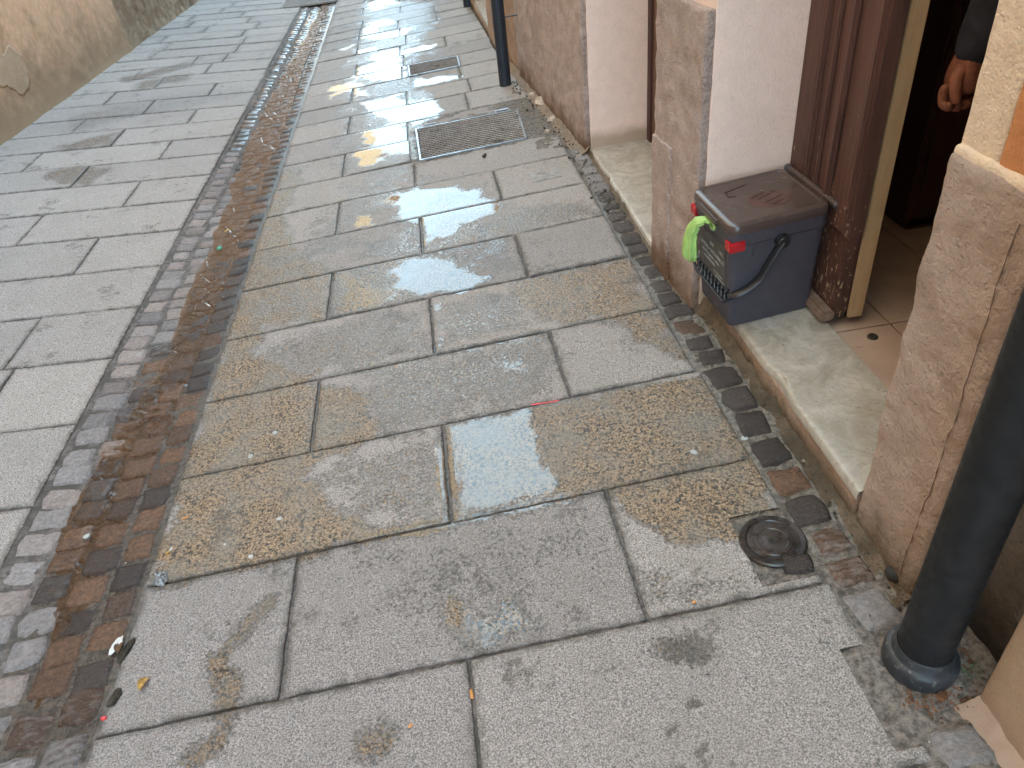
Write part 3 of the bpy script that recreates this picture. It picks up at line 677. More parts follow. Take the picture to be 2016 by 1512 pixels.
# vertical split in the near plinth, and the raised patch on the pier
bm = bmesh.new(); pts = [(.8238, .905 + .003 * math.sin(z * 9) + .0035 * float(vn(z * 40, 0)) + .002 * float(vn(z * 110, 3)), z) for z in np.linspace(.11, .96, 40)]
add_tube(bm, pts, [.0012 + .0008 * math.sin(i * 2.9) for i in range(40)], 6, flat=.6); M['crackfill'] = simple('brown_crack', (.17, .105, .075), .9); bm_obj('crack', bm, M['crackfill'], H1, True)  # crack drawn as a thin brown tube on the plinth face
bm = bmesh.new(); add_lathe(bm, [(0, .012), (.008, .010), (.013, 0), (.012, -.01)], n=14); bm.transform(Matrix.Translation((.820, .925, .128)) @ Matrix.Rotation(-PI / 2, 4, 'Y') @ Matrix.Scale(1.6, 4, (0, 1, 0))); bm_obj('hole', bm, M['dark'], H1, True)
rough_box('plaster_patch', (.763, 2.33, .10), (.778, 2.494, .60), M['rough'], H1, .012, .003, .006, shear=-.07, seed=23, sheary0=JY)
# steps
def step_slab(name, y0, y1, xf, xb, zf, zb, th, mat, chip=.006, seed=0):
    ys = np.linspace(y0, y1, int((y1 - y0) / .01)); xs = np.concatenate([[0, 0, .004, .010], np.linspace(.02, xb - xf, 30)])
    X, Y = np.meshgrid(xs, ys, indexing='ij'); ch = np.clip(fbm(Y * 0 + 1, Y, 0, 9, 4, seed), 0, 1) * chip * 4
    Z = zf + (zb - zf) * X / (xb - xf) + fbm(X, Y, 0, 8, 3, seed) * .0015
    Z[0] -= th; Z[1] -= .006; Z[2] -= .002
    X = X + xf; X[:4] += ch[:4]
    o = mesh_np(name, np.stack([X, Y, Z], -1).reshape(-1, 3), grid_faces(len(xs), len(ys)), mat, H1)
    # ends and underside
    bm = bmesh.new(); bm.from_mesh(o.data); bmesh.ops.solidify(bm, geom=list(bm.faces), thickness=0.0) if False else None; bm.free(); return o
st = step_slab('threshold', 1.10, JY, .822, 1.062, .2065, .222, .028, M['marble'], seed=31); st['label'] = 'stained marble sill under the bin'
box_obj('threshold_body', (.836, 1.098, .10), (1.062, JY + .0, .196), M['marble'], H1)
st = step_slab('threshold', 2.498, 3.706, .764, 1.075, .135, .139, .026, M['marble'], seed=37)
box_obj('threshold_end', (.768, 2.492, .110), (.80, 2.512, .1335), M['marble'], H1, .003)
box_obj('threshold_body', (.782, 2.51, .06), (1.075, 3.70, .128), M['marble'], H1)
rough_box('riser', (.826, 1.105, .06), (.86, JY + .03, .180), M['riser'], H1, .01, .003, .006, seed=17)
rough_box('riser', (.770, 2.46, .04), (.80, 3.74, .108), M['riser'], H1, .012, .003, .006, seed=18)
# mortar fillet along the foot of the walls
def fillet(name, path, prof, mat, seed, parent=H1):
    P = []; 
    for (y, x) in path: P.append((y, x))
    ys = np.arange(path[0][0], path[-1][0], .010); xw = np.interp(ys, [p[0] for p in path], [p[1] for p in path]); rows = []
    for q, (dx, dz) in enumerate(prof):
        X = xw + dx; Z = zg(X) * 0 + SR * (xw - GR) + dz
        nz = fbm(ys, dx * 9, 0, 16, 4, seed) * .010 + fbm(ys, dx * 40, 0, 60, 3, seed + 1) * .006
        k = 0 if q in (0, len(prof) - 1) else 1
        rows.append(np.stack([X - nz * (.6 + k * .2), ys, Z + nz * .6 * k], -1))
    return mesh_np(name, np.array(rows).reshape(-1, 3), grid_faces(len(prof), len(ys)), mat, parent)
pf = [(-.040, -.012), (-.034, -.003), (-.024, .002), (-.014, .008), (-.005, .018), (.004, .032), (.012, .042)]
fillet('skirting', [(.86, .832), (1.1, .832), (2.0, .826), (2.16, .792), (2.5, .772)], pf, M['skirt'], 71)
fillet('skirting', [(2.48, .770), (3.72, .765)], [(a * .8, b * .55) for a, b in pf], M['skirt'], 72)
fillet('skirting', [(3.69, .745), (5.75, .595)], [(a * 1.3, b * 1.1) for a, b in pf], M['skirtfar'], 73)
fillet('skirting', [(-3, .828), (.645, .828)], [(a, b * .7) for a, b in pf], M['tan'], 74)

# door 2: fixed half leaf and frame
DX = 1.06
D2 = link(bpy.data.objects.new('door', None), H1); D2['label'] = 'worn dark brown door with a bare cream edge'
bm = bmesh.new(); add_box(bm, (DX + .035, JY - .045, 1.3), (.07, .09, 2.16), .004); bm_obj('frame', bm, M['door'], D2)
bm = bmesh.new()
Y0, Y1 = 1.735, JY - .092
add_box(bm, (DX + .030, (Y0 + Y1) / 2, 1.43), (.045, Y1 - Y0, 1.86), .003)
add_box(bm, (DX + .004, Y1 - .012, 1.43), (.018, .024, 1.84), .006); add_box(bm, (DX + .003, Y1 - .075, 1.43), (.012, .016, 1.84), .005)
add_box(bm, (DX + .002, Y1 - .148, 1.43), (.020, .030, 1.84), .008); add_box(bm, (DX + .004, Y0 + .038, 1.43), (.014, .060, 1.84), .004)
bm_obj('leaf', bm, M['door'], D2)
bm = bmesh.new(); add_box(bm, (DX + .034, (Y0 + Y1) / 2 + .006, .365), (.040, Y1 - Y0 - .014, .27), .003); bm_obj('kick_panel', bm, M['door'], D2)
bm = bmesh.new(); add_box(bm, (DX - .004, (Y0 + Y1) / 2 - .004, .247), (.042, Y1 - Y0 - .01, .036), .008)
bm_obj('weather_bar', bm, M['bare'], D2)
bm = bmesh.new(); add_box(bm, (DX + .083, Y0 + .012, 1.30), (.044, .012, 2.14), .002); bm_obj('edge_strip', bm, M['edge'], D2)
bm = bmesh.new(); add_box(bm, (DX + .075, Y0 + .045, 1.30), (.04, .05, 2.12), .002); bm_obj('stile', bm, M['dkwood'], D2)
# door 1, closed
D1 = link(bpy.data.objects.new('door', None), H1); D1['label'] = 'plain brown closed door in the far recess'
bm = bmesh.new(); add_box(bm, (1.10, 3.10, 1.3), (.05, 1.24, 2.34), .003); bm_obj('leaf', bm, M['door1'], D1)
bm = bmesh.new(); add_box(bm, (1.078, 3.672, 1.24), (.03, .06, 2.22), .004); bm_obj('frame', bm, M['dkwood'], D1)

# room behind door 2
bm = bmesh.new(); 
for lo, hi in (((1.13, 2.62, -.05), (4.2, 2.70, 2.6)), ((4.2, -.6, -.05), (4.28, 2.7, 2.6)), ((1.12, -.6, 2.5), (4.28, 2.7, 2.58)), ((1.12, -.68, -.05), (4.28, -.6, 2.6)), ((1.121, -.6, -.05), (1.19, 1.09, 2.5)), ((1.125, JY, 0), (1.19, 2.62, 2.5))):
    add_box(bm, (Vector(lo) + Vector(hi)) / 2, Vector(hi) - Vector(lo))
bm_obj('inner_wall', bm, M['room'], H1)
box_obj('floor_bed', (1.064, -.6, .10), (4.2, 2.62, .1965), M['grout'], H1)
bm = bmesh.new(); ang = math.radians(0); T = .30
for i in range(0, 11):
    for j in range(-9, 9):
        x0 = 1.066 + i * T - (.12 if i else 0); x1 = 1.066 + (i + 1) * T - .12; y0 = 1.40 + j * T * 1.06; y1 = y0 + T * 1.06
        if y1 < -.6 or y0 > 2.62: continue
        add_box(bm, ((x0 + x1) / 2, (y0 + y1) / 2, .199), (x1 - x0 - .006, y1 - y0 - .006, .008 + .001 * ((i * 7 + j * 3) % 3)), .0015, seg=1)
bm_obj('floor_tiles', bm, M['tile'], H1)
cab = thing('cabinet', 'dark wooden cabinet standing in the shadows inside the open doorway', 'cabinet', (1.9, 2.42, .203))
bm = bmesh.new(); add_box(bm, (0, 0, .95), (.62, .34, 1.88), .006); bm_obj('body', bm, M['dkwood'], cab)
for x in (-.155, .155): bm = bmesh.new(); add_box(bm, (x, -.178, .95), (.28, .016, 1.70), .006); bm_obj('door', bm, M['dkwood'], cab)
bm = bmesh.new(); add_box(bm, (0, -.005, .02), (.60, .33, .04), .004); bm_obj('plinth', bm, M['dkwood'], cab)
def disc(name, label, cat, x, y, z, r, h, mat, group=None):
    bm = bmesh.new(); add_lathe(bm, [(0, h * .7), (r * .55, h * .7), (r * .65, h), (r * .85, h), (r, h * .5), (r, 0), (0, 0)], n=32)
    t = bm_obj(name, bm, mat, None, True, auto=.7); t.location = (x, y, z); return tag(t, label, cat, group)
p = GZ(1718, 663, .205); disc('floor_stop', 'small dark round rubber stop on the tiled doorway floor', 'door stop', p[0], p[1], .2035, .015, .006, M['rubber'])
p = GZ(1668, 619, .205); disc('floor_socket', 'tiny dark round socket at the foot of the cream door edge', 'floor socket', p[0], p[1], .2035, .008, .004, M['rubber'])

# ------------------------------------------------------------------ next house beyond the far down pipe
H2 = thing('house', 'tan rendered house beyond the far black downpipe with a pale marble door sill', 'house', (0, 0, 0))
rough_box('wall', (.585, 5.752, 0), (1.1, 6.55, 7.0), M['cream'], H2, .06, .001, .004, shear=-.03)
rough_box('plinth', (.570, 5.756, .02), (.588, 6.55, 1.1), M['riser'], H2, .03, .003, .006, shear=-.03, seed=51)
rough_box('riser', (.560, 6.5, .0), (.60, 7.8, .185), M['riser'], H2, .03, .003, .006, shear=-.02, seed=52)
box_obj('threshold', (.548, 6.56, .187), (.95, 7.75, .212), M['marble'], H2, .003)
rough_box('wall', (.545, 7.76, 0), (1.1, 16, 7.0), M['riser'], H2, .08, .002, .004, shear=-.02)
box_obj('door', (.86, 6.555, .214), (.90, 7.755, 2.4), M['door1'], H2)
box_obj('lintel', (.60, 6.552, 2.4), (1.1, 7.758, 7.), M['cream'], H2)

# upper parts of the right-hand row: eaves
bm = bmesh.new(); add_box(bm, (.85, 5., 6.95), (1.2, 22.6, .10), .01); bm_obj('eaves', bm, M['tilesroof'], H1)
box_obj('rear_mass', (1.2, -6, 2.7), (6, 16, 6.9), M['room'], H1)

# ------------------------------------------------------------------ left side: old wall with a tall house over it, low wall further on
HL = thing('house', 'old tan rendered house on the left with a stained crumbling wall foot', 'house', (0, 0, 0))
ys = np.concatenate([np.linspace(-6, 4.4, 60), np.arange(4.42, 13, .02), np.linspace(13.1, 17, 24)]); zs = np.concatenate([np.arange(0., 1.8, .02), np.linspace(1.85, 4.5, 20)])
Yg, Zg = np.meshgrid(ys, zs, indexing='ij'); brk = sstep(8.3, 8.6, Yg)
nz = fbm(Yg, Zg, 0, 2, 3, 81) * .012 + fbm(Yg, Zg, 0, 14, 4, 82) * .005 * (1 + brk * 3) - brk * .012
foot = np.exp(-Zg / .07) * (.045 + .03 * fbm(Yg, Zg, 0, 6, 3, 83)) ; Xg = leftx(Yg) + nz + foot
F = grid_faces(len(ys), len(zs)); yc = Yg.ravel()[F].mean(1)
V = np.stack([Xg, Yg, Zg], -1).reshape(-1, 3)
wl = mesh_np('wall', V, F[yc < 8.45], M['oldwall'], HL)
wb = mesh_np('wall', V, F[yc >= 8.45], M['oldbroken'], HL); wb['label'] = 'crumbled darker stretch of the old wall'
pp = [(-30, 130), (0, 115), (15, 92), (30, 90), (40, 104), (52, 118), (60, 138), (66, 160), (58, 178), (40, 182), (25, 170), (-30, 175)]
pw = np.array([on_plane(*p, (leftx(5.0) + .02, 5.0, 0), (1, -.036, 0)) for p in pp])
Yp, Zp = np.meshgrid(np.arange(4.0, 7.5, .012), np.arange(.02, 2.2, .012), indexing='ij')
nzp = fbm(Yp, Zp, 0, 2, 3, 81) * .012 + fbm(Yp, Zp, 0, 14, 4, 82) * .005; fp = np.exp(-Zp / .07) * (.045 + .03 * fbm(Yp, Zp, 0, 6, 3, 83))
Xp = leftx(Yp) + nzp + fp + .003; Fp = grid_faces(*Yp.shape); yc_ = Yp.ravel()[Fp].mean(1); zc_ = Zp.ravel()[Fp].mean(1); ins = np.zeros(len(Fp), bool)
yq = yc_ + fbm(yc_, zc_, 0, 12, 3, 5) * .05; zq = zc_ + fbm(yc_, zc_, 3, 12, 3, 6) * .05
for a, b in zip(pw, np.roll(pw, -1, 0)): ins ^= ((a[2] > zq) != (b[2] > zq)) & (yq < (b[1] - a[1]) * (zq - a[2]) / (b[2] - a[2] + 1e-12) + a[1])
if ins.any():
    po = mesh_np('plaster_patch', np.stack([Xp, Yp, Zp], -1).reshape(-1, 3), Fp[ins], M['patch'], HL)
    b_ = bmesh.new(); b_.from_mesh(po.data); bmesh.ops.delete(b_, geom=[v for v in b_.verts if not v.link_faces], context='VERTS'); r_ = bmesh.ops.extrude_edge_only(b_, edges=[e for e in b_.edges if e.is_boundary])
    for v in [g for g in r_['geom'] if isinstance(g, bmesh.types.BMVert)]: v.co.x -= .02
    b_.to_mesh(po.data); b_.free()
bm = bmesh.new(); add_box(bm, (-3.75, 5.5, 9.), (1.2, 23, 9.), 0); bm_obj('upper_wall', bm, M['facade'], HL)
bm = bmesh.new(); add_box(bm, (-3.6, 5.5, 13.55), (1.7, 23.6, .18), .02); bm_obj('eaves', bm, M['tilesroof'], HL)
for y in np.arange(-4, 16, 2.9):
    for z in (6.3, 9.2, 11.9):
        wn = box_obj('window', (-3.17, y - .45, z - .75), (-3.10, y + .45, z + .75), M['creamF'], HL, .01)
        box_obj('shutter', (-3.102, y - .38, z - .68), (-3.07, y + .38, z + .68), M['shutter'], wn, .004)
HO = thing('house', 'unseen tall ochre house up the street on the left, added for its puddle reflection', 'house', (0, 0, 0)); box_obj('wall', (-10, 23, -.02), (-4.9, 42, 13), M['facade'], HO); box_obj('roof', (-10.3, 22.8, 13.002), (-4.6, 42.2, 13.3), M['tilesroof'], HO)  # unseen house placed so its ochre wall reflects in the puddles
HB = thing('garden_wall', 'low plain wall further up the street on the left', 'wall', (0, 0, 0)); HB['label'] = 'low tan boundary wall continuing up the street beyond the old left house'
box_obj('wall', (-3.2, 17.05, -.02), (-2.7, 22.7, 1.7), M['oldwall'], HB); box_obj('coping', (-3.25, 17.05, 1.701), (-2.65, 22.7, 1.78), M['facade2'], HB)

# ------------------------------------------------------------------ down pipes
dp = thing('downpipe', 'thick charcoal downpipe with a flanged iron collar at its foot in the near right corner', 'downpipe', (.772, .735, .106))
bm = bmesh.new(); add_tube(bm, [(0, 0, .02), (0, 0, 1.2), (0, 0, 3.5), (0, 0, 6.7)], .049, 40); bm_obj('pipe', bm, M['pipe'], dp, True, auto=.6)
bm = bmesh.new(); add_lathe(bm, [(.0, 0), (.067, 0), (.0675, .006), (.068, .026), (.066, .034), (.063, .038), (.057, .041), (.0525, .050), (.0515, .058), (.050, .060)], n=48); bm_obj('collar', bm, M['flange'], dp, True, auto=.6)
bm = bmesh.new(); add_tube(bm, [(0, 0, 2.5), (0, 0, 2.54)], .054, 32); add_box(bm, (.06, 0, 2.52), (.09, .02, .03)); bm_obj('bracket', bm, M['pipe'], dp)
d2_ = thing('downpipe', 'slim blue black downpipe with a thin wall bracket standing beyond the recessed doors', 'downpipe', (.513, 5.245, .086))
bm = bmesh.new(); add_tube(bm, [(0, 0, 0), (0, 0, 2), (0, 0, 6.7)], .041, 32); bm_obj('pipe', bm, M['pipefar'], d2_, True, auto=.6)
bm = bmesh.new(); add_tube(bm, [(0, 0, .415), (0, 0, .43)], .0435, 28); add_tube(bm, [(0, 0, .395), (0, 0, .405)], .0432, 28); add_tube(bm, [(.04, 0, .425), (.13, -.03, .435)], .004, 8); bm_obj('bracket', bm, M['pipefar'], d2_)
d3_ = thing('downpipe', 'distant black downpipe foot at the top edge of the view', 'downpipe', (.515, 8.25, .085))
bm = bmesh.new(); add_tube(bm, [(0, 0, 0), (0, 0, 2), (0, 0, 6.7)], .05, 24); bm_obj('pipe', bm, M['pipefar'], d3_, True, auto=.6)
bm = bmesh.new(); add_tube(bm, [(0, 0, 1.5), (0, 0, 1.53)], .054, 24); bm_obj('bracket', bm, M['pipefar'], d3_)

# ------------------------------------------------------------------ compost bin
BROT = Matrix.Rotation(.058, 4, 'Z') @ Matrix.Rotation(-.062, 4, 'Y') @ Matrix.Rotation(.025, 4, 'X')
bn = thing('compost_bin', 'slate grey food waste bin with brown lid standing on the near doorstep', 'bin'); bn.matrix_world = Matrix.Translation((.914, 1.945, .2165)) @ BROT
wb_, db_, wt_, dt_, h_ = .262, .228, .288, .270, .335
def rrect(w, d, r, n=6):
    pts = []
    for cx, cy, a0 in ((w / 2 - r, d / 2 - r, 0), (-w / 2 + r, d / 2 - r, PI / 2), (-w / 2 + r, -d / 2 + r, PI), (w / 2 - r, -d / 2 + r, 1.5 * PI)):
        for k in range(n + 1): a = a0 + PI / 2 * k / n; pts.append((cx + r * math.cos(a), cy + r * math.sin(a)))
    return pts
def loft(bm, secs, cap0=True, cap1=True):
    R = [[bm.verts.new((x, y, z)) for x, y in rrect(w, d, r)] for w, d, r, z in secs]
    n = len(R[0])
    for a, b in zip(R, R[1:]):
        for k in range(n): bm.faces.new((a[k], a[(k + 1) % n], b[(k + 1) % n], b[k]))
    if cap0: bm.faces.new(R[0][::-1])
    if cap1: bm.faces.new(R[-1])
bm = bmesh.new(); L = lambda t: (wb_ + (wt_ - wb_) * t, db_ + (dt_ - db_) * t)
secs = [(wb_ - .012, db_ - .012, .016, 0), (wb_ - .003, db_ - .003, .018, .003), (wb_, db_, .02, .008)]
for t in (.15, .4, .65, .855): secs.append((*L(t), .022, h_ * t))
w, d = L(.87); secs += [(w + .006, d + .006, .024, h_ * .865), (w + .010, d + .010, .025, h_ * .88), (wt_ + .006, dt_ + .006, .026, h_ * .985), (wt_ - .02, dt_ - .02, .02, h_ * .99)]
loft(bm, secs); bm_obj('body', bm, M['bin'], bn, True, auto=.5)
# front panel print plate, slightly proud, follows the front slope
sl = math.atan2((wt_ - wb_) / 2, h_)
PF = Matrix.Translation((-wb_ / 2 - .0005, 0, 0)) @ Matrix.Rotation(-sl, 4, 'Y')
bm = bmesh.new(); add_box(bm, (-.0006, 0, .185), (.0022, .185, .165), .001); bm.transform(PF); bm_obj('front_panel', bm, M['binfront'], bn)
# lid
bm = bmesh.new(); z0 = h_ - .006
lw, ld = .300, .284
loft(bm, [(lw - .010, ld - .010, .028, z0), (lw, ld, .032, z0 + .002), (lw + .002, ld + .002, .033, z0 + .012), (lw, ld, .033, z0 + .018), (lw - .006, ld - .006, .031, z0 + .026), (lw - .018, ld - .018, .028, z0 + .0305), (lw - .040, ld - .040, .024, z0 + .032), (lw - .046, ld - .046, .022, z0 + .0295), (lw - .06, ld - .06, .02, z0 + .0288)])
lid = bm_obj('lid', bm, M['lid'], bn, True, auto=.5)
bm = bmesh.new(); xh = lw / 2 + .013
add_tube(bm, [(xh, -.135, z0 + .020), (xh, .135, z0 + .020)], .011, 18); 
for a in (-.05, .05): add_tube(bm, [(xh, a - .002, z0 + .020), (xh, a + .002, z0 + .020)], .0125, 18)
add_box(bm, (xh - .012, 0, z0 + .016), (.022, .20, .010), .003)
bm_obj('hinge', bm, M['lid'], bn, True, auto=.6)
for s_ in (-1, 1): bm = bmesh.new(); add_tube(bm, [(xh, s_ * .136, z0 + .020), (xh, s_ * .150, z0 + .020)], .012, 18); bm_obj('hinge_cap', bm, M['bin'], bn, True, auto=.6)
# front lip tab of the lid
bm = bmesh.new(); add_box(bm, (-lw / 2 - .004, 0, z0 + .008), (.016, .13, .016), .005); bm_obj('lid_tab', bm, M['lid'], lid)
# marker letters and scratches on the lid
zt = z0 + .0294
def strokes(name, segs, w, mat, parent, z=zt):
    bm = bmesh.new()
    for a, b in segs:
        a = Vector((*a, z)); b = Vector((*b, z)); c = (a + b) / 2; d = b - a; ang = math.atan2(d.y, d.x)
        add_box(bm, c, (d.length + w * .6, w, .0008), 0, Matrix.Rotation(ang, 4, 'Z'))
    return bm_obj(name, bm, mat, parent)
strokes('lettering', [((-.075, .065), (-.005, .085)), ((-.075, .065), (-.078, .035)), ((-.078, .035), (-.06, .03)), ((-.025, -.005), (.03, .02)), ((-.01, -.02), (.05, .008)), ((.0, -.045), (.06, -.022)), ((.01, -.065), (.05, -.05))], .0055, M['marker'], lid)
bm = bmesh.new(); add_lathe(bm, [(0, .0003), (.045, .0003), (.05, 0)], n=20); bm.transform(Matrix.Translation((.02, -.03, zt - .0001)) @ Matrix.Scale(1.3, 4, (1, 0, 0))); bm_obj('smear', bm, M['smear'], lid)
for sg in ([((-.085, -.015), (-.058, -.065))], [((-.11, -.02), (-.095, -.06))], [((.0, .03), (.02, .028)), ((.02, .028), (.035, .0)), ((.035, 0), (.04, -.02))], [((.09, .06), (.10, .045))]): strokes('scratch', sg, .0010, M['scratch'], lid, zt + .0003)
# red clips
zc = h_ * .875
for s_ in (-1, 1):
    bm = bmesh.new(); add_box(bm, (-.128, s_ * (dt_ / 2 + .004), zc), (.048, .010, .030), .003); add_box(bm, (-wt_ / 2 - .002, s_ * (dt_ / 2 - .012), zc), (.010, .034, .030), .003)
    bm_obj('clip', bm, M['red'], bn)
bm = bmesh.new(); add_box(bm, (-wt_ / 2 - .006, .012, h_ - .022), (.008, .03, .012), .002); bm_obj('catch', bm, M['red'], bn)
# lower ribs under rim
for x in (-.075, .11): bm = bmesh.new(); add_box(bm, (x, -(dt_ / 2 - .004), h_ * .81), (.003, .008, .045), .001); bm_obj('rib', bm, M['bin'], bn)
# handle: pivots on the sides, bar across the front
pz = h_ * .84; px_ = .005; hs = dt_ / 2 + .009
fx, fz = -wb_ / 2 - .024, .118
hd = link(bpy.data.objects.new('handle', None), bn)
for s_ in (-1, 1):
    y = s_ * hs; bm = bmesh.new()
    add_tube(bm, [(px_, y - s_ * .010, pz), (px_, y + s_ * .008, pz)], [.021, .020], 28); add_tube(bm, [(px_, y + s_ * .008, pz), (px_, y + s_ * .011, pz)], [.015, .013], 24)
    path = [(px_, y, pz), (-.022, y, pz - .045), (-.056, y - s_ * .002, pz - .110), (-.090, y - s_ * .004, fz + .028), (-.122, y - s_ * .010, fz + .014), (-.138, y - s_ * .026, fz + .002)]
    P = [];
    for i in range(len(path) - 1):
        for k in range(5): P.append(Vector(path[i]).lerp(Vector(path[i + 1]), k / 5))
    P.append(Vector(path[-1])); P = [P[0]] + [(P[i - 1] + P[i] * 2 + P[i + 1]) / 4 for i in range(1, len(P) - 1)] + [P[-1]]
    add_tube(bm, P, .0150, 14, flat=.5)
    bm_obj('arm', bm, M['black'], hd, True, auto=.7)
bm = bmesh.new(); hl = hs - .020
for dz, dx in ((.022, .010), (-.022, -.008)):
    add_tube(bm, [(-.140 + dx, -hl, fz + dz * .3), (-.143 + dx, -hl + .02, fz + dz), (-.143 + dx, hl - .02, fz + dz), (-.140 + dx, hl, fz + dz * .3)], .0042, 10)
nz_ = 9
for i in range(nz_):
    y0 = -hl + .012 + i * (2 * hl - .024) / nz_; y1 = y0 + (2 * hl - .024) / nz_
    add_tube(bm, [(-.1425 - .006, y0, fz - .022), (-.1425, (y0 + y1) / 2, fz), (-.1425 + .010, y1, fz + .022)], .0028, 6); add_tube(bm, [(-.1425 + .008, y0, fz + .022), (-.1425, (y0 + y1) / 2, fz), (-.1425 - .008, y1, fz - .022)], .0028, 6)
add_box(bm, (-.138, 0, fz), (.002, 2 * hl - .03, .030), 0)
bm_obj('grip', bm, M['black'], hd, True, auto=.7)
# print on the front panel
def text(body, size, y, z, name='print', parent=bn, align='CENTER'):
    cu = bpy.data.curves.new('t', 'FONT'); cu.body = body; cu.size = size; cu.align_x = align; cu.extrude = .0003
    ob = bpy.data.objects.new('t', cu); COL.objects.link(ob); dg = bpy.context.evaluated_depsgraph_get(); me = bpy.data.meshes.new_from_object(ob.evaluated_get(dg)); bpy.data.objects.remove(ob)
    me.transform(PF @ Matrix.Translation((-.0021, y, z)) @ Matrix.Rotation(-PI / 2, 4, 'Z') @ Matrix.Rotation(PI / 2, 4, 'X')); me.materials.append(M['print'])
    o = bpy.data.objects.new(name, me); return link(o, parent)
text('UMIDO ORGANICO', .0195, 0, .205); text('RIFIUTI DI CUCINA  UMIDI', .0105, .012, .186); text('COMPOSTABILI', .012, .02, .168); text('10 L', .016, -.068, .232); text('ECO', .014, .0, .232)
text('SOLO ORGANICO', .008, -.04, .150)
bm = bmesh.new(); add_box(bm, (-.0022, -.05, .140), (.0006, .07, .0022)); bm.transform(PF); bm_obj('print', bm, M['print'], bn)

# green bag hanging out of the front of the lid
bg = thing('bag', 'knotted light green plastic bag hanging out of the bin lid', 'bag'); bg.matrix_world = bn.matrix_world.copy()
def bag_part(name, path, rad, seed, ny=40):
    rows = []; path = [np.array(p, float) for p in path]; t = np.linspace(0, 1, ny); P = np.array([[np.interp(u, np.linspace(0, 1, len(path)), [p[i] for p in path]) for i in range(3)] for u in t])
    Rr = np.interp(t, np.linspace(0, 1, len(rad)), rad); n = 44; th = np.linspace(0, 2 * PI, n, endpoint=False)
    for i in range(ny):
        fold = 1 + .20 * np.sin(th * 7 + 1.5 * t[i]) * (.4 + t[i] * .6) + .10 * np.sin(th * 13 + seed) + .12 * fbm(np.cos(th) * 2, np.sin(th) * 2, t[i] * 5 + seed, 1.3, 2, seed)
        r = Rr[i] * fold
        tg = P[min(i + 1, ny - 1)] - P[max(i - 1, 0)]; tg /= np.linalg.norm(tg); a = np.array([0, 1., 0]); b = np.cross(tg, a); b /= np.linalg.norm(b); a = np.cross(b, tg)
        rows.append(P[i] + np.outer(np.cos(th) * r, a) + np.outer(np.sin(th) * r * .55, b))
    V = np.array(rows).reshape(-1, 3); F = []
    for i in range(ny - 1):
        for k in range(n): F.append((i * n + k, i * n + (k + 1) % n, (i + 1) * n + (k + 1) % n, (i + 1) * n + k))
    return mesh_np(name, V, F, M['bag'], bg)
bag_part('bag_body', [(-.150, -.012, h_ - .020), (-.160, .004, h_ - .016), (-.178, .020, h_ - .026), (-.190, .034, h_ - .055), (-.195, .040, h_ - .095), (-.196, .043, h_ - .135), (-.197, .045, h_ - .150)], [.010, .014, .018, .023, .029, .033, .028], 3)
bm = bmesh.new(); add_tube(bm, [(-.149, -.018 + .014 * math.cos(a), h_ - .026 + .011 * math.sin(a)) for a in np.linspace(0, 2 * PI, 14)], .0045, 10); bm_obj('knot', bm, M['bag'], bg, True)

# ------------------------------------------------------------------ metal covers
def mesh_cover(name, label, corners, zoff, rows_, cols_, hinge=False):
    """expanded-metal cover; corners: near-left, near-right, far-right, far-left in x,y"""
    c = thing(name, label, 'grate', (corners[0][0], corners[0][1], float(zg(corners[0][0]))))
    o = Vector(c.location)
    def at(u, v, dz=0):
        a = Vector((*corners[0],)) * (1 - u) * (1 - v) + Vector((*corners[1],)) * u * (1 - v) + Vector((*corners[2],)) * u * v + Vector((*corners[3],)) * (1 - u) * v
        return Vector((a.x, a.y, float(SR * (a.x - GR)) if a.x > GR else float(zg(a.x)))) + Vector((0, 0, zoff + dz)) - o
    bm = bmesh.new()
    for (u0, v0), (u1, v1) in (((0, 0), (1, 0)), ((1, 0), (1, 1)), ((1, 1), (0, 1)), ((0, 1), (0, 0))):
        a, b = at(u0, v0), at(u1, v1); d = b - a; add_box(bm, (a + b) / 2, (d.length + .008, .010, .010), .0015, d.to_track_quat('X', 'Z').to_matrix().to_4x4())
    bm_obj('frame', bm, M['galv'], c)
    bm = bmesh.new(); vs = [bm.verts.new(at(u, v, -.0035)) for u, v in ((0, 0), (1, 0), (1, 1), (0, 1))]; bm.faces.new(vs); bm_obj('backing', bm, M['backing'], c)
    A_ = Acc(); du, dv = 1 / cols_, 1 / rows_; quad = np.array([[0, 1, 2, 3]])
    for j in range(rows_ + 1):
        for i in range(cols_ + 1):
            u = i * du + (du / 2 if j % 2 else 0); v = j * dv
            # zig-zag strand along u: up-stroke and down-stroke, tilted like pressed mesh
            for s_ in (0, 1):
                a = (u + s_ * du / 2, v + (dv * .42 if s_ else -dv * .42)); b = (u + (s_ + 1) * du / 2, v + (-dv * .42 if s_ else dv * .42))
                w_ = dv * .13
                if min(a[0], b[0]) < 0 or max(a[0], b[0]) > 1.0 or min(a[1], b[1]) - w_ < -.01 or max(a[1], b[1]) + w_ > 1.01: continue
                A_.add([at(a[0], a[1] - w_, .0005), at(b[0], b[1] - w_, .0005), at(b[0], b[1] + w_, .0040), at(a[0], a[1] + w_, .0040)], quad)
    g = A_.build('mesh_panel', M['galv'], c, smooth=False)
    if hinge:
        dv_ = Vector((-.006, .05, .002))
        for u0, u1 in ((.10, .21), (.80, .93)): bm = bmesh.new(); a, b = at(u0, 1.0), at(u1, 1.0); add_tube(bm, [a, a + dv_, b + dv_, b], .0045, 8); bm_obj('lifting_loop', bm, M['galv'], c)
    return c
mesh_cover('grate', 'large expanded metal grate cover with lifting loops set beside the right wall foot', [(-.118, 4.118), (.488, 4.118), (.512, 4.66), (-.128, 4.68)], .003, 26, 19, True)
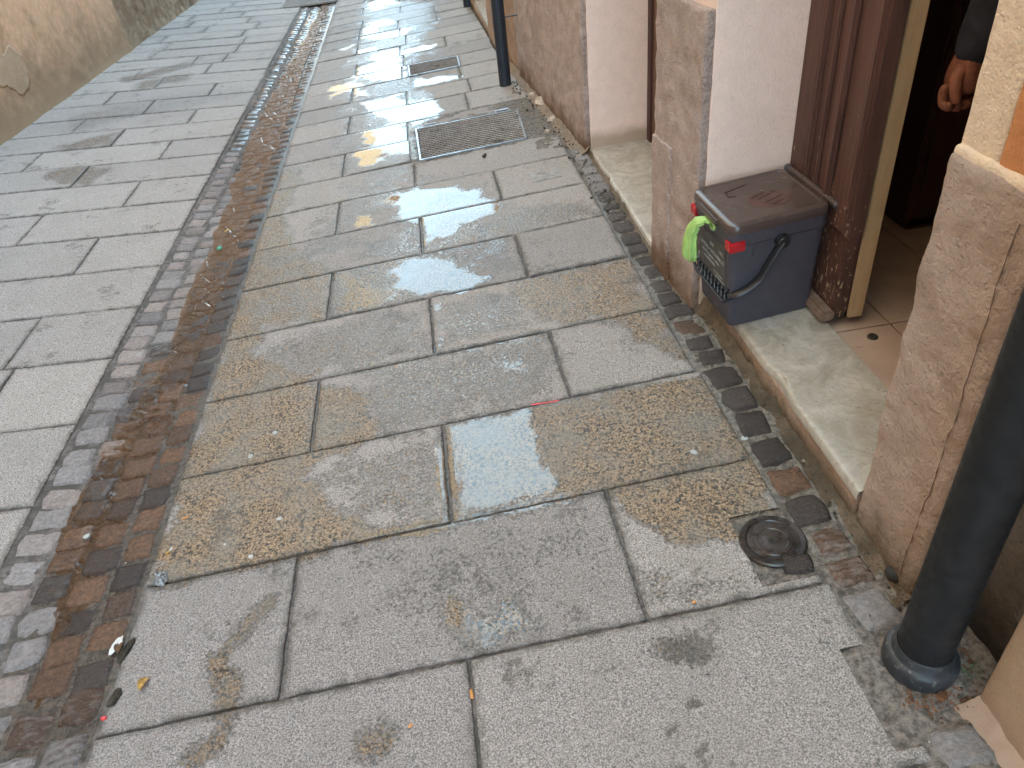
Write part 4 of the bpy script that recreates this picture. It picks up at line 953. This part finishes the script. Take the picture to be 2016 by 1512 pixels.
mesh_cover('grate', 'smaller expanded metal grate cover further up among the puddles', [(-.139, 5.99), (.250, 5.985), (.254, 6.305), (-.142, 6.32)], .003, 16, 13)
bm = None
c3 = thing('grate', 'slotted drain grate crossing the cobbled gutter at the top of the view', 'grate', (-1.30, 10.5, .0))
bm = bmesh.new()
for i in range(16): add_box(bm, (0, -.26 + i * .035, .012), (.66, .016, .012), .001)
bm_obj('bars', bm, M['meter'], c3)
bm = bmesh.new()
for y in (-.29, .29): add_box(bm, (0, y, .010), (.70, .03, .022), .002)
for x in (-.34, .34): add_box(bm, (x, 0, .010), (.03, .55, .022), .002)
bm_obj('frame', bm, M['meter'], c3); box_obj('pit', (-.33, -.28, -.03), (.33, .28, .002), M['dark'], c3)
# round valve cover near the pipe
mz = float(zg(.628)) - .001
mh = thing('valve_cover', 'round wet brown cast iron valve cover in the mortar beside the setts', 'manhole cover', (.628, 1.092, mz), (0, math.atan(-SR), 0)); mh.scale = (1.1, 1.1, 1)
bm = bmesh.new(); add_lathe(bm, [(.056, .0052), (.0665, .0062), (.070, .003), (.070, -.01)], n=56); bm_obj('rim', bm, M['iron'], mh, True, auto=.6)
bm = bmesh.new(); add_lathe(bm, [(0, .0015), (.004, .0015), (.0045, .0042), (.012, .0050), (.016, .0042), (.030, .0040), (.032, .0056), (.040, .0056), (.042, .0036), (.053, .0036), (.055, .0058)], n=56); bm_obj('lid', bm, M['iron'], mh, True, auto=.6)
bm = bmesh.new(); add_lathe(bm, [(0, .0055), (.0032, .0055), (.0034, .0)], n=12); bm_obj('keyhole', bm, M['dark'], mh, True)
def meter_cover(label, x, y, w, d):
    z = float(zg(x)); t = thing('meter_cover', label, 'utility cover', (x, y, z + .0005), (0, math.atan(-SR), .02))
    bm = bmesh.new(); add_box(bm, (0, 0, .0), (w, d, .006), .002); bm_obj('plate', bm, M['meter'], t)
    bm = bmesh.new()
    for r in (.050, .036, .020): add_lathe(bm, [(r - .002, .003), (r - .001, .0048), (r + .001, .0048), (r + .002, .003)], n=36)
    add_lathe(bm, [(0, .005), (.007, .005), (.008, .003)], n=16); bm_obj('ring', bm, M['meter'], t, True); return t
meter_cover('dusty rectangular utility cover with rings, flush in the slab before the far doorstep', .50, 3.545, .150, .115)
meter_cover('distant rectangular utility cover flush in the paving beside the slim downpipe', .285, 6.74, .17, .17)

# ------------------------------------------------------------------ small litter
def butt(label, px, py, ang, mat=M['filter'], L=.026, r=.0036, white=False):
    p = G(px, py); t = thing('cigarette_butt', label, 'cigarette butt', (p[0], p[1], p[2] + r * .9), (0, 0, ang), 'cigarette butts')
    bm = bmesh.new(); add_tube(bm, [(-L / 2, 0, 0), (L / 2 - .004, 0, 0), (L / 2, .0005, 0)], [r, r, r * .8], 12, flat=.75); bm_obj('filter', bm, mat, t, True, auto=.8)
    if white: bm = bmesh.new(); add_tube(bm, [(L / 2, 0, 0), (L / 2 + .014, .002, .0005)], [r, r * .7], 10, flat=.6); bm_obj('paper', bm, M['white'], t, True)
    return t
butt('orange cigarette butt wedged upright in the joint of the nearest slabs', 929, 1368, PI / 2 + .05, L=.020)
butt('flattened orange cigarette butt lying on the ochre wet slab beside the gutter', 366, 1021, .05, L=.016, r=.003)
butt('torn yellow and white cigarette butt at the gutter edge', 331, 1090, 1.0, mat=M['leaf'], L=.012, white=True)
butt('dark soggy cigarette butt on the dry slab below the large grate', 954, 308, 1.2, mat=M['debris'], L=.04, r=.008)
def blob(name, label, cat, px, py, sx, sy, h, mat, ang=0., group=None, left=False, n=18, seed=1, kind=None):
    p = G(px, py, left) if not (GL < G(px, py)[0] < GR) else GZ(px, py, -.008)
    bm = bmesh.new(); add_lathe(bm, [(0, h), (.5, h * .93), (.82, h * .65), (1., .0), (1., -.003)], n=n)
    for v in bm.verts:
        k = 1 + .28 * float(fbm(v.co.x * 1.3, v.co.y * 1.3, seed, 1.5, 2, seed)); v.co.x *= sx * k; v.co.y *= sy * k
    o = bm_obj(name, bm, mat, None, True); o.location = p; o.rotation_euler = (0, 0, ang); return tag(o, label, cat, group, kind)
gums = [(493, 898, 'pale gum spot near the lower joint of the ochre slab by the gutter'), (541, 852, 'upper pale gum spot on the ochre slab by the gutter'), (1366, 889, 'pale gum spot on the right ochre slab beside the wall setts'), (495, 1096, 'pale gum spot by the joint above the dry left slab'), (443, 1072, 'tiny pale gum spot beside the larger one above the dry left slab'), (551, 1021, 'thin pale gum spot in the middle of the ochre slab'), (1466, 862, 'pale gum spot at the corner of the ochre slab and the setts'), (170, 1055, 'pale gum spot on the lower gutter cobbles')]
for i, (x, y, l) in enumerate(gums): blob('gum_spot', l, 'gum', x, y, .008 if i != 4 else .005, .010 if i != 4 else .006, .0014, M['gum'], .3 * i, 'trodden gum spots', seed=i + 3)
def leaf(label, px, py, L, mat, ang, curl=.3, name='dead_leaf', group='dead leaves'):
    p = G(px, py) if not (GL < G(px, py)[0] < GR) else GZ(px, py, -.004); V = []; n = 9; m = 5
    for i in range(n):
        t = i / (n - 1); w = L * .28 * math.sin(PI * min(1, t * 1.08 + .02)) ** .8 + .0004
        for j in range(m): s = j / (m - 1) * 2 - 1; V.append(((t - .5) * L, s * w, .002 + abs(s) * w * curl + L * .12 * math.sin(t * PI)))
    o = mesh_np(name, V, grid_faces(n, m), mat); o.location = p; o.rotation_euler = (0, 0, ang); return tag(o, label, 'leaf', group)
leaf('curled thin yellow leaf on the dry bottom left slab', 285, 1347, .035, M['leaf'], 1.1, .9)
leaf('yellow leaf lying in the brown gutter water beside the teal scrap', 449, 456, .035, M['leaf'], .3)
leaf('small orange leaf crumb on the lowest slab left of the upright butt', 809, 1430, .012, M['filter'], .6)
leaf('brown leaf pressed against the litter at the gutter edge', 236, 1275, .035, M['brownleaf'], 1.6, .5)
leaf('yellow leaf stuck in the wet joint by the right slab edge', 1367, 1187, .012, M['filter'], .1)
leaf('brown leaf at the foot of the near downpipe', 1855, 1372, .03, M['rust'], .4, .3)
blob('plastic_scrap', 'teal plastic scrap on the stones of the flowing gutter', 'litter', 432, 488, .012, .014, .006, M['greenbit'], seed=9)
blob('plastic_scrap', 'small red scrap lying beside the lowest gutter debris', 'litter', 204, 1414, .007, .005, .004, M['redbit'], seed=11)
# red reflection put in as a coloured strip at the joint
bm = bmesh.new(); a, b = G(1046, 798), G(1100, 787); d = Vector(b - a); add_box(bm, (0, 0, 0), (d.length, .006, .0012), .0004); t = bm_obj('reflection_strip', bm, M['redbit']); t.location = Vector((a + b) / 2) + Vector((0, 0, -.001)); t.rotation_euler = (0, 0, math.atan2(d.y, d.x)); tag(t, 'thin red strip standing for a reflection in the joint above the blue puddle slab', 'litter')
# crumpled wrapper
def crumple(name, label, cat, px, py, sx, sy, h, mat, seed, ang=0.):
    p = G(px, py); n = 16; u = np.linspace(-1, 1, n); U, Vv = np.meshgrid(u, u, indexing='ij'); r = np.maximum(np.abs(U), np.abs(Vv))
    X = U * sx * (1 - .38 * np.abs(U * Vv) ** 1.2 * r) * (1 + .6 * fbm(U, Vv, seed, 1.6, 3, seed)); Y = Vv * sy * (1 - .38 * np.abs(U * Vv) ** 1.2 * r) * (1 + .5 * fbm(U, Vv, seed + 4, 1.6, 3, seed)) + U * sx * .35 * fbm(Vv * 2, seed, 0, 1, 2, seed)
    Z = h * (1 - r ** 2) * (1 + .9 * fbm(U, Vv, 0, 2.2, 3, seed)) + .001
    o = mesh_np(name, np.stack([X, Y, Z], -1).reshape(-1, 3), grid_faces(n, n), mat, smooth=False); o.location = p; o.rotation_euler = (0, 0, ang); return tag(o, label, cat)
crumple('wrapper', 'flattened white and pink wrapper lying at the lower gutter edge', 'wrapper', 228, 1272, .011, .027, .005, M['white'], 4, -.35)
crumple('wrapper', 'crumpled grey plastic film stuck at the gutter edge beside the ochre slab', 'wrapper', 318, 1140, .022, .028, .014, M['foil'], 7, .3)
crumple('debris_clump', 'dark clump of wet debris in the broken slab corner by the gutter', 'debris', 250, 1280, .012, .034, .008, M['debris'], 12, -.3)
crumple('debris_clump', 'brown clump of debris at the bottom end of the gutter edge', 'debris', 225, 1375, .013, .028, .008, M['debris'], 14, -.3)
def rubble(name, label, cat, spots, mat):
    t = None
    for i, (px, py, s) in enumerate(spots):
        p = G(px, py); bm = bmesh.new(); bmesh.ops.create_icosphere(bm, subdivisions=2, radius=1)
        for v in bm.verts:
            k = 1 + .5 * float(fbm(v.co.x, v.co.y, v.co.z + i, 1.4, 2, i)); v.co = Vector((v.co.x * s * k, v.co.y * s * 1.2 * k, v.co.z * s * .8 * k))
        o = bm_obj(name, bm, mat, None, False); o.location = (p[0], p[1], p[2] + s * .3); o.rotation_euler = (0, 0, i * .8); tag(o, label[i], cat, 'broken mortar lumps at the wall foot')
rubble('mortar_lump', ['tallest pale mortar lump leaning on the wall foot beyond the far sill', 'flat mortar lump just before the tallest one at the wall foot', 'small mortar lump nearest the far doorstep', 'small mortar lump between the tall lump and the far pipe'], 'rubble', [(1066, 205, .042), (1078, 260, .0145), (1088, 238, .028), (1048, 190, .025)], M['rubble'])
# scattered pale grit
A = Acc(); ico = bmesh.new(); bmesh.ops.create_icosphere(ico, subdivisions=1, radius=1); iv = np.array([v.co[:] for v in ico.verts]); ifc = np.array([[v.index for v in f.verts] for f in ico.faces]); ico.free()
for i in range(150):
    if i < 90: x = rng.uniform(.3, .80); y = rng.uniform(.5, 3.0)
    else: x = rng.uniform(-1.3, .4); y = rng.uniform(.6, 4.0)
    s = rng.uniform(.0008, .0022) * (1.4 if i % 11 == 0 else 1); A.add(iv * [s, s, s * .5] + [x, y, float(zg(x)) + .0015], ifc)
o = A.build('grit', M['gum']); tag(o, kind='stuff')
A = Acc()
for i in range(260):
    y = rng.uniform(.58, 5.4); xw = wallx(y); x = xw - abs(rng.normal(0, .035)) - .01
    if .62 < y < .85: x = rng.uniform(.80, .90); y = rng.uniform(.62, .70)
    s = rng.uniform(.0012, .004) * (1 if y < 3 else 2.2); A.add(iv * [s, s * 1.3, s * .6] * (1 + .3 * rng.normal(0, 1, iv.shape)) + [x, y, float(SR * (x - GR)) + .004], ifc)
o = A.build('wall_foot_gravel', M['debris']); tag(o, kind='stuff')
A = Acc(); q3 = np.array([[0, 1, 2, 3]])
for i in range(150):
    a = rng.uniform(-2.4, 1.0); rr = rng.uniform(.068, .10) + abs(rng.normal(0, .012)); bx, by = .772 + rr * math.cos(a), .735 + rr * math.sin(a)
    if bx > .895: bx = .89
    L_ = rng.uniform(.002, .007); th = rng.uniform(0, PI); c_, s_ = math.cos(th) * L_, math.sin(th) * L_; z = .1035 + SR * (bx - .772) + rng.uniform(.002, .008)
    A.add([(bx - c_, by - s_, z), (bx + s_ * .5, by - c_ * .5, z + .001), (bx + c_, by + s_, z + rng.uniform(0, .003)), (bx - s_ * .5, by + c_ * .5, z)], q3)
o = A.build('leaf_litter', M['rust'], smooth=False); tag(o, kind='stuff')
# weeds by the near pipe
A = Acc(); q = np.array([[0, 1, 2, 3]])
for i in range(26):
    bx, by = .852 + rng.normal(0, .010), .69 + rng.normal(0, .012); a = rng.uniform(0, 2 * PI); L_ = rng.uniform(.010, .026); dx, dy = math.cos(a) * L_, math.sin(a) * L_; w_ = .0016
    A.add([(bx - w_, by, .108), (bx + w_, by, .108), (bx + dx + w_ * .3, by + dy, .108 + L_), (bx + dx, by + dy, .108 + L_ * 1.02)], q)
M['weed'] = simple('green_weed', (.05, .13, .03), .6)
wd = A.build('weed_tuft', M['weed'], smooth=False); tag(wd, 'tiny green weed tuft behind the near downpipe foot', 'weed')

# ------------------------------------------------------------------ person standing just inside the doorway (mostly hidden by the wall)
PS = thing('person', 'person in dark trousers and navy top with a fist hanging inside the doorway', 'person', (1.43, 1.42, .203))
HX, HY, HZ = 1.210 - 1.43, 1.635 - 1.42, .900 - .203
def skin(name, verts, edges, radii, mat, parent, sub=2, root=0):
    me = bpy.data.meshes.new(name); me.from_pydata(verts, edges, []); o = link(bpy.data.objects.new(name, me), parent)
    md = o.modifiers.new('Skin', 'SKIN'); md.use_smooth_shade = True
    for i, r in enumerate(radii):
        sv = me.skin_vertices[0].data[i]; sv.radius = r if isinstance(r, tuple) else (r, r); sv.use_root = (i == root)
    o.modifiers.new('Sub', 'SUBSURF').levels = sub; o.modifiers['Sub'].render_levels = sub
    dg = bpy.context.evaluated_depsgraph_get(); dg.update(); nm = bpy.data.meshes.new_from_object(o.evaluated_get(dg)); o.modifiers.clear(); o.data = nm; nm.materials.clear(); nm.materials.append(mat); return o
wr = (HX + .012, HY, HZ + .085); el = (HX + .055, HY - .01, HZ + .33)
body = skin('body', [(0, 0, .86), (0, 0, 1.05), (0, 0, 1.25), (0, 0, 1.38), (0, 0, 1.46), (-.01, 0, 1.55), (-.02, 0, 1.64),
    (-.02, .165, 1.36), el, wr, (-.01, -.19, 1.36), (-.02, -.235, 1.08), (-.06, -.24, .82),
    (-.01, .09, .80), (-.03, .10, .45), (-.02, .105, .08), (-.14, .115, .035), (0, -.09, .80), (-.02, -.10, .45), (.0, -.10, .08), (-.12, -.12, .035), (-.08, -.24, .74)],
    [(0, 1), (1, 2), (2, 3), (3, 4), (4, 5), (5, 6), (3, 7), (7, 8), (8, 9), (3, 10), (10, 11), (11, 12), (0, 13), (13, 14), (14, 15), (15, 16), (0, 17), (17, 18), (18, 19), (19, 20), (12, 21)],
    [(.14, .12), (.13, .11), (.15, .12), (.13, .10), .055, (.085, .07), (.095, .08), .055, .042, .026, .055, .042, .028, .085, .058, .042, .03, .085, .058, .042, .03, .022], M['skin'], PS)
skin('sweater', [(0, 0, .84), (0, 0, 1.05), (0, 0, 1.25), (0, 0, 1.38), (0, 0, 1.45), (-.02, .165, 1.36), el, (wr[0] + .001, wr[1], wr[2] - .034), (-.01, -.19, 1.36), (-.02, -.235, 1.08), (-.055, -.24, .86)],
    [(0, 1), (1, 2), (2, 3), (3, 4), (3, 5), (5, 6), (6, 7), (3, 8), (8, 9), (9, 10)], [(.155, .135), (.145, .125), (.165, .135), (.145, .115), .068, .068, .056, .050, .068, .056, .044], M['sweater'], PS)
skin('trousers', [(0, 0, .95), (0, 0, .86), (-.01, .09, .78), (-.03, .10, .45), (-.02, .105, .10), (0, -.09, .78), (-.02, -.10, .45), (0, -.10, .10)],
    [(0, 1), (1, 2), (2, 3), (3, 4), (1, 5), (5, 6), (6, 7)], [(.15, .13), (.155, .135), .098, .076, .068, .098, .076, .068], M['trousers'], PS)
for y, x in ((.115, 0), (-.12, .02)):
    skin('shoe', [(.05 + x, y - .01, .045), (-.03 + x, y, .045), (-.12 + x, y + .01, .034), (-.18 + x, y + .015, .028)], [(0, 1), (1, 2), (2, 3)], [.042, .046, .042, .026], M['shoe'], PS)
hh = bmesh.new(); bmesh.ops.create_uvsphere(hh, u_segments=20, v_segments=14, radius=1); hh.transform(Matrix.Translation((.01, 0, 1.70)) @ Matrix.Diagonal((.105, .088, .10, 1)))
for v in list(hh.verts):
    if v.co.z < 1.67 and v.co.x < .03: v.co.z = 1.67; v.co.x *= .9
bm_obj('hair', hh, M['hair'], PS, True)
hh = bmesh.new(); bmesh.ops.create_uvsphere(hh, u_segments=24, v_segments=16, radius=1)
for v in hh.verts:
    x, y, z = v.co; nx = -1. if x < 0 else 1.
    if x < -.8 and abs(y) < .25 and -.35 < z < .15: v.co.x -= .22 * (1 - abs(y) / .25)
    if x < -.6 and .05 < z < .3 and .2 < abs(y) < .5: v.co.x += .08
    if x < -.6 and -.55 < z < -.42: v.co.x -= .05
hh.transform(Matrix.Translation((-.025, 0, 1.645)) @ Matrix.Diagonal((.092, .076, .112, 1)))
for s_ in (-1, 1): add_box(hh, (0, s_ * .079, 1.645), (.035, .014, .055), .006)
bm_obj('head', hh, M['skin'], PS, True)
# right hand: palm plus five separate curled fingers, knuckles down, thumb forward
hnd = skin('hand', [(wr[0] + .004, wr[1], wr[2] + .06), (wr[0], wr[1], wr[2] + .01), (wr[0] - .004, wr[1] + .002, wr[2] - .026), (wr[0] - .006, wr[1] + .006, wr[2] - .060), (wr[0] - .004, wr[1] + .006, wr[2] - .088)], [(0, 1), (1, 2), (2, 3), (3, 4)], [(.030, .026), (.032, .028), (.046, .030), (.054, .030), (.050, .026)], M['skin'], PS)
for i, (off, L1, L2, L3) in enumerate(((-.030, .040, .026, .018), (-.010, .044, .028, .019), (.010, .041, .026, .018), (.029, .033, .021, .016))):
    bx = wr[0] - .004 + off; by = wr[1] + .012; bz = wr[2] - .078
    pts = [(bx, by - .002, bz + .014), (bx - .001, by + .003, bz - .006), (bx - .002, by - .006, bz - L1 * .80), (bx - .001, by - .006 - L2 * .95, bz - L1 * .85), (bx, by - .008 - L2, bz - L1 * .85 + L3 * .9)]
    skin('finger', pts, [(0, 1), (1, 2), (2, 3), (3, 4)], [.0125, .0135, .0122, .0112, .0095], M['skin'], hnd)
tx, ty, tz = wr[0] - .030, wr[1] - .008, wr[2] - .030
skin('thumb', [(tx + .014, ty + .004, tz + .012), (tx - .006, ty - .010, tz - .018), (tx - .008, ty - .024, tz - .048), (tx - .002, ty - .032, tz - .070)], [(0, 1), (1, 2), (2, 3)], [.020, .0165, .0135, .0110], M['skin'], hnd)

# ------------------------------------------------------------------ light
W = bpy.data.worlds.new('World'); S.world = W; W.use_nodes = True; wt = W.node_tree; wt.nodes.clear()
sky = wt.nodes.new('ShaderNodeTexSky'); sky.sky_type = 'NISHITA'; sky.sun_disc = False
EL, AZ = math.radians(34), math.radians(100)     # sun from the right-hand side, over the low row
sky.sun_elevation = EL; sky.sun_rotation = AZ; sky.air_density = 1.0; sky.dust_density = 3.0; sky.ozone_density = 1.0; sky.altitude = 50
bg_ = wt.nodes.new('ShaderNodeBackground'); bg_.inputs[1].default_value = .125; wo = wt.nodes.new('ShaderNodeOutputWorld')
tc = wt.nodes.new('ShaderNodeTexCoord'); cn = wt.nodes.new('ShaderNodeTexNoise'); cn.inputs['Scale'].default_value = 2.2; cn.inputs['Detail'].default_value = 6; wt.links.new(tc.outputs['Generated'], cn.inputs['Vector'])
cr = wt.nodes.new('ShaderNodeMapRange'); wt.links.new(cn.outputs['Fac'], cr.inputs[0]); cr.inputs[1].default_value = .30; cr.inputs[2].default_value = .62; cr.inputs[3].default_value = .45; cr.inputs[4].default_value = .95
cm = wt.nodes.new('ShaderNodeMix'); cm.data_type = 'RGBA'; wt.links.new(cr.outputs[0], cm.inputs[0]); wt.links.new(sky.outputs[0], cm.inputs[6]); cm.inputs[7].default_value = (7.2, 10.9, 13.4, 1)
dp_ = wt.nodes.new('ShaderNodeVectorMath'); dp_.operation = 'DOT_PRODUCT'; wt.links.new(tc.outputs['Generated'], dp_.inputs[0]); dp_.inputs[1].default_value = (0.03, .80, .60)
gl_ = wt.nodes.new('ShaderNodeMapRange'); gl_.interpolation_type = 'SMOOTHSTEP'; wt.links.new(dp_.outputs['Value'], gl_.inputs[0]); gl_.inputs[1].default_value = .72; gl_.inputs[2].default_value = 1.; gl_.inputs[3].default_value = .88; gl_.inputs[4].default_value = 1.0
gm_ = wt.nodes.new('ShaderNodeVectorMath'); gm_.operation = 'SCALE'; wt.links.new(cm.outputs[2], gm_.inputs[0]); wt.links.new(gl_.outputs[0], gm_.inputs['Scale'])
wt.links.new(gm_.outputs[0], bg_.inputs[0]); wt.links.new(bg_.outputs[0], wo.inputs[0])
sd = Vector((math.sin(AZ) * math.cos(EL), math.cos(AZ) * math.cos(EL), math.sin(EL)))
sun = bpy.data.lights.new('sun', 'SUN'); sun.energy = 2.0; sun.angle = math.radians(.5); sun.color = (1., .93, .82)
so = link(bpy.data.objects.new('sun', sun)); so.rotation_euler = sd.to_track_quat('Z', 'Y').to_euler(); so.location = (6, 0, 12)

# ------------------------------------------------------------------ camera
cam = bpy.data.cameras.new('camera'); cam.sensor_width = 36; cam.lens = FPX / 2016 * 36; cam.clip_end = 1000; cam.clip_start = .02
co = link(bpy.data.objects.new('camera', cam))
right, up, back = RW[:, 0], -RW[:, 1], -RW[:, 2]
Mx = Matrix(((right[0], up[0], back[0], 0), (right[1], up[1], back[1], 0), (right[2], up[2], back[2], EYE), (0, 0, 0, 1))); co.matrix_world = Mx
S.camera = co
S.view_settings.view_transform = 'Standard'; S.view_settings.look = 'None'; S.view_settings.exposure = 2.62; S.view_settings.gamma = 1
S.cycles.max_bounces = 8; S.cycles.diffuse_bounces = 4; S.cycles.sample_clamp_indirect = 6
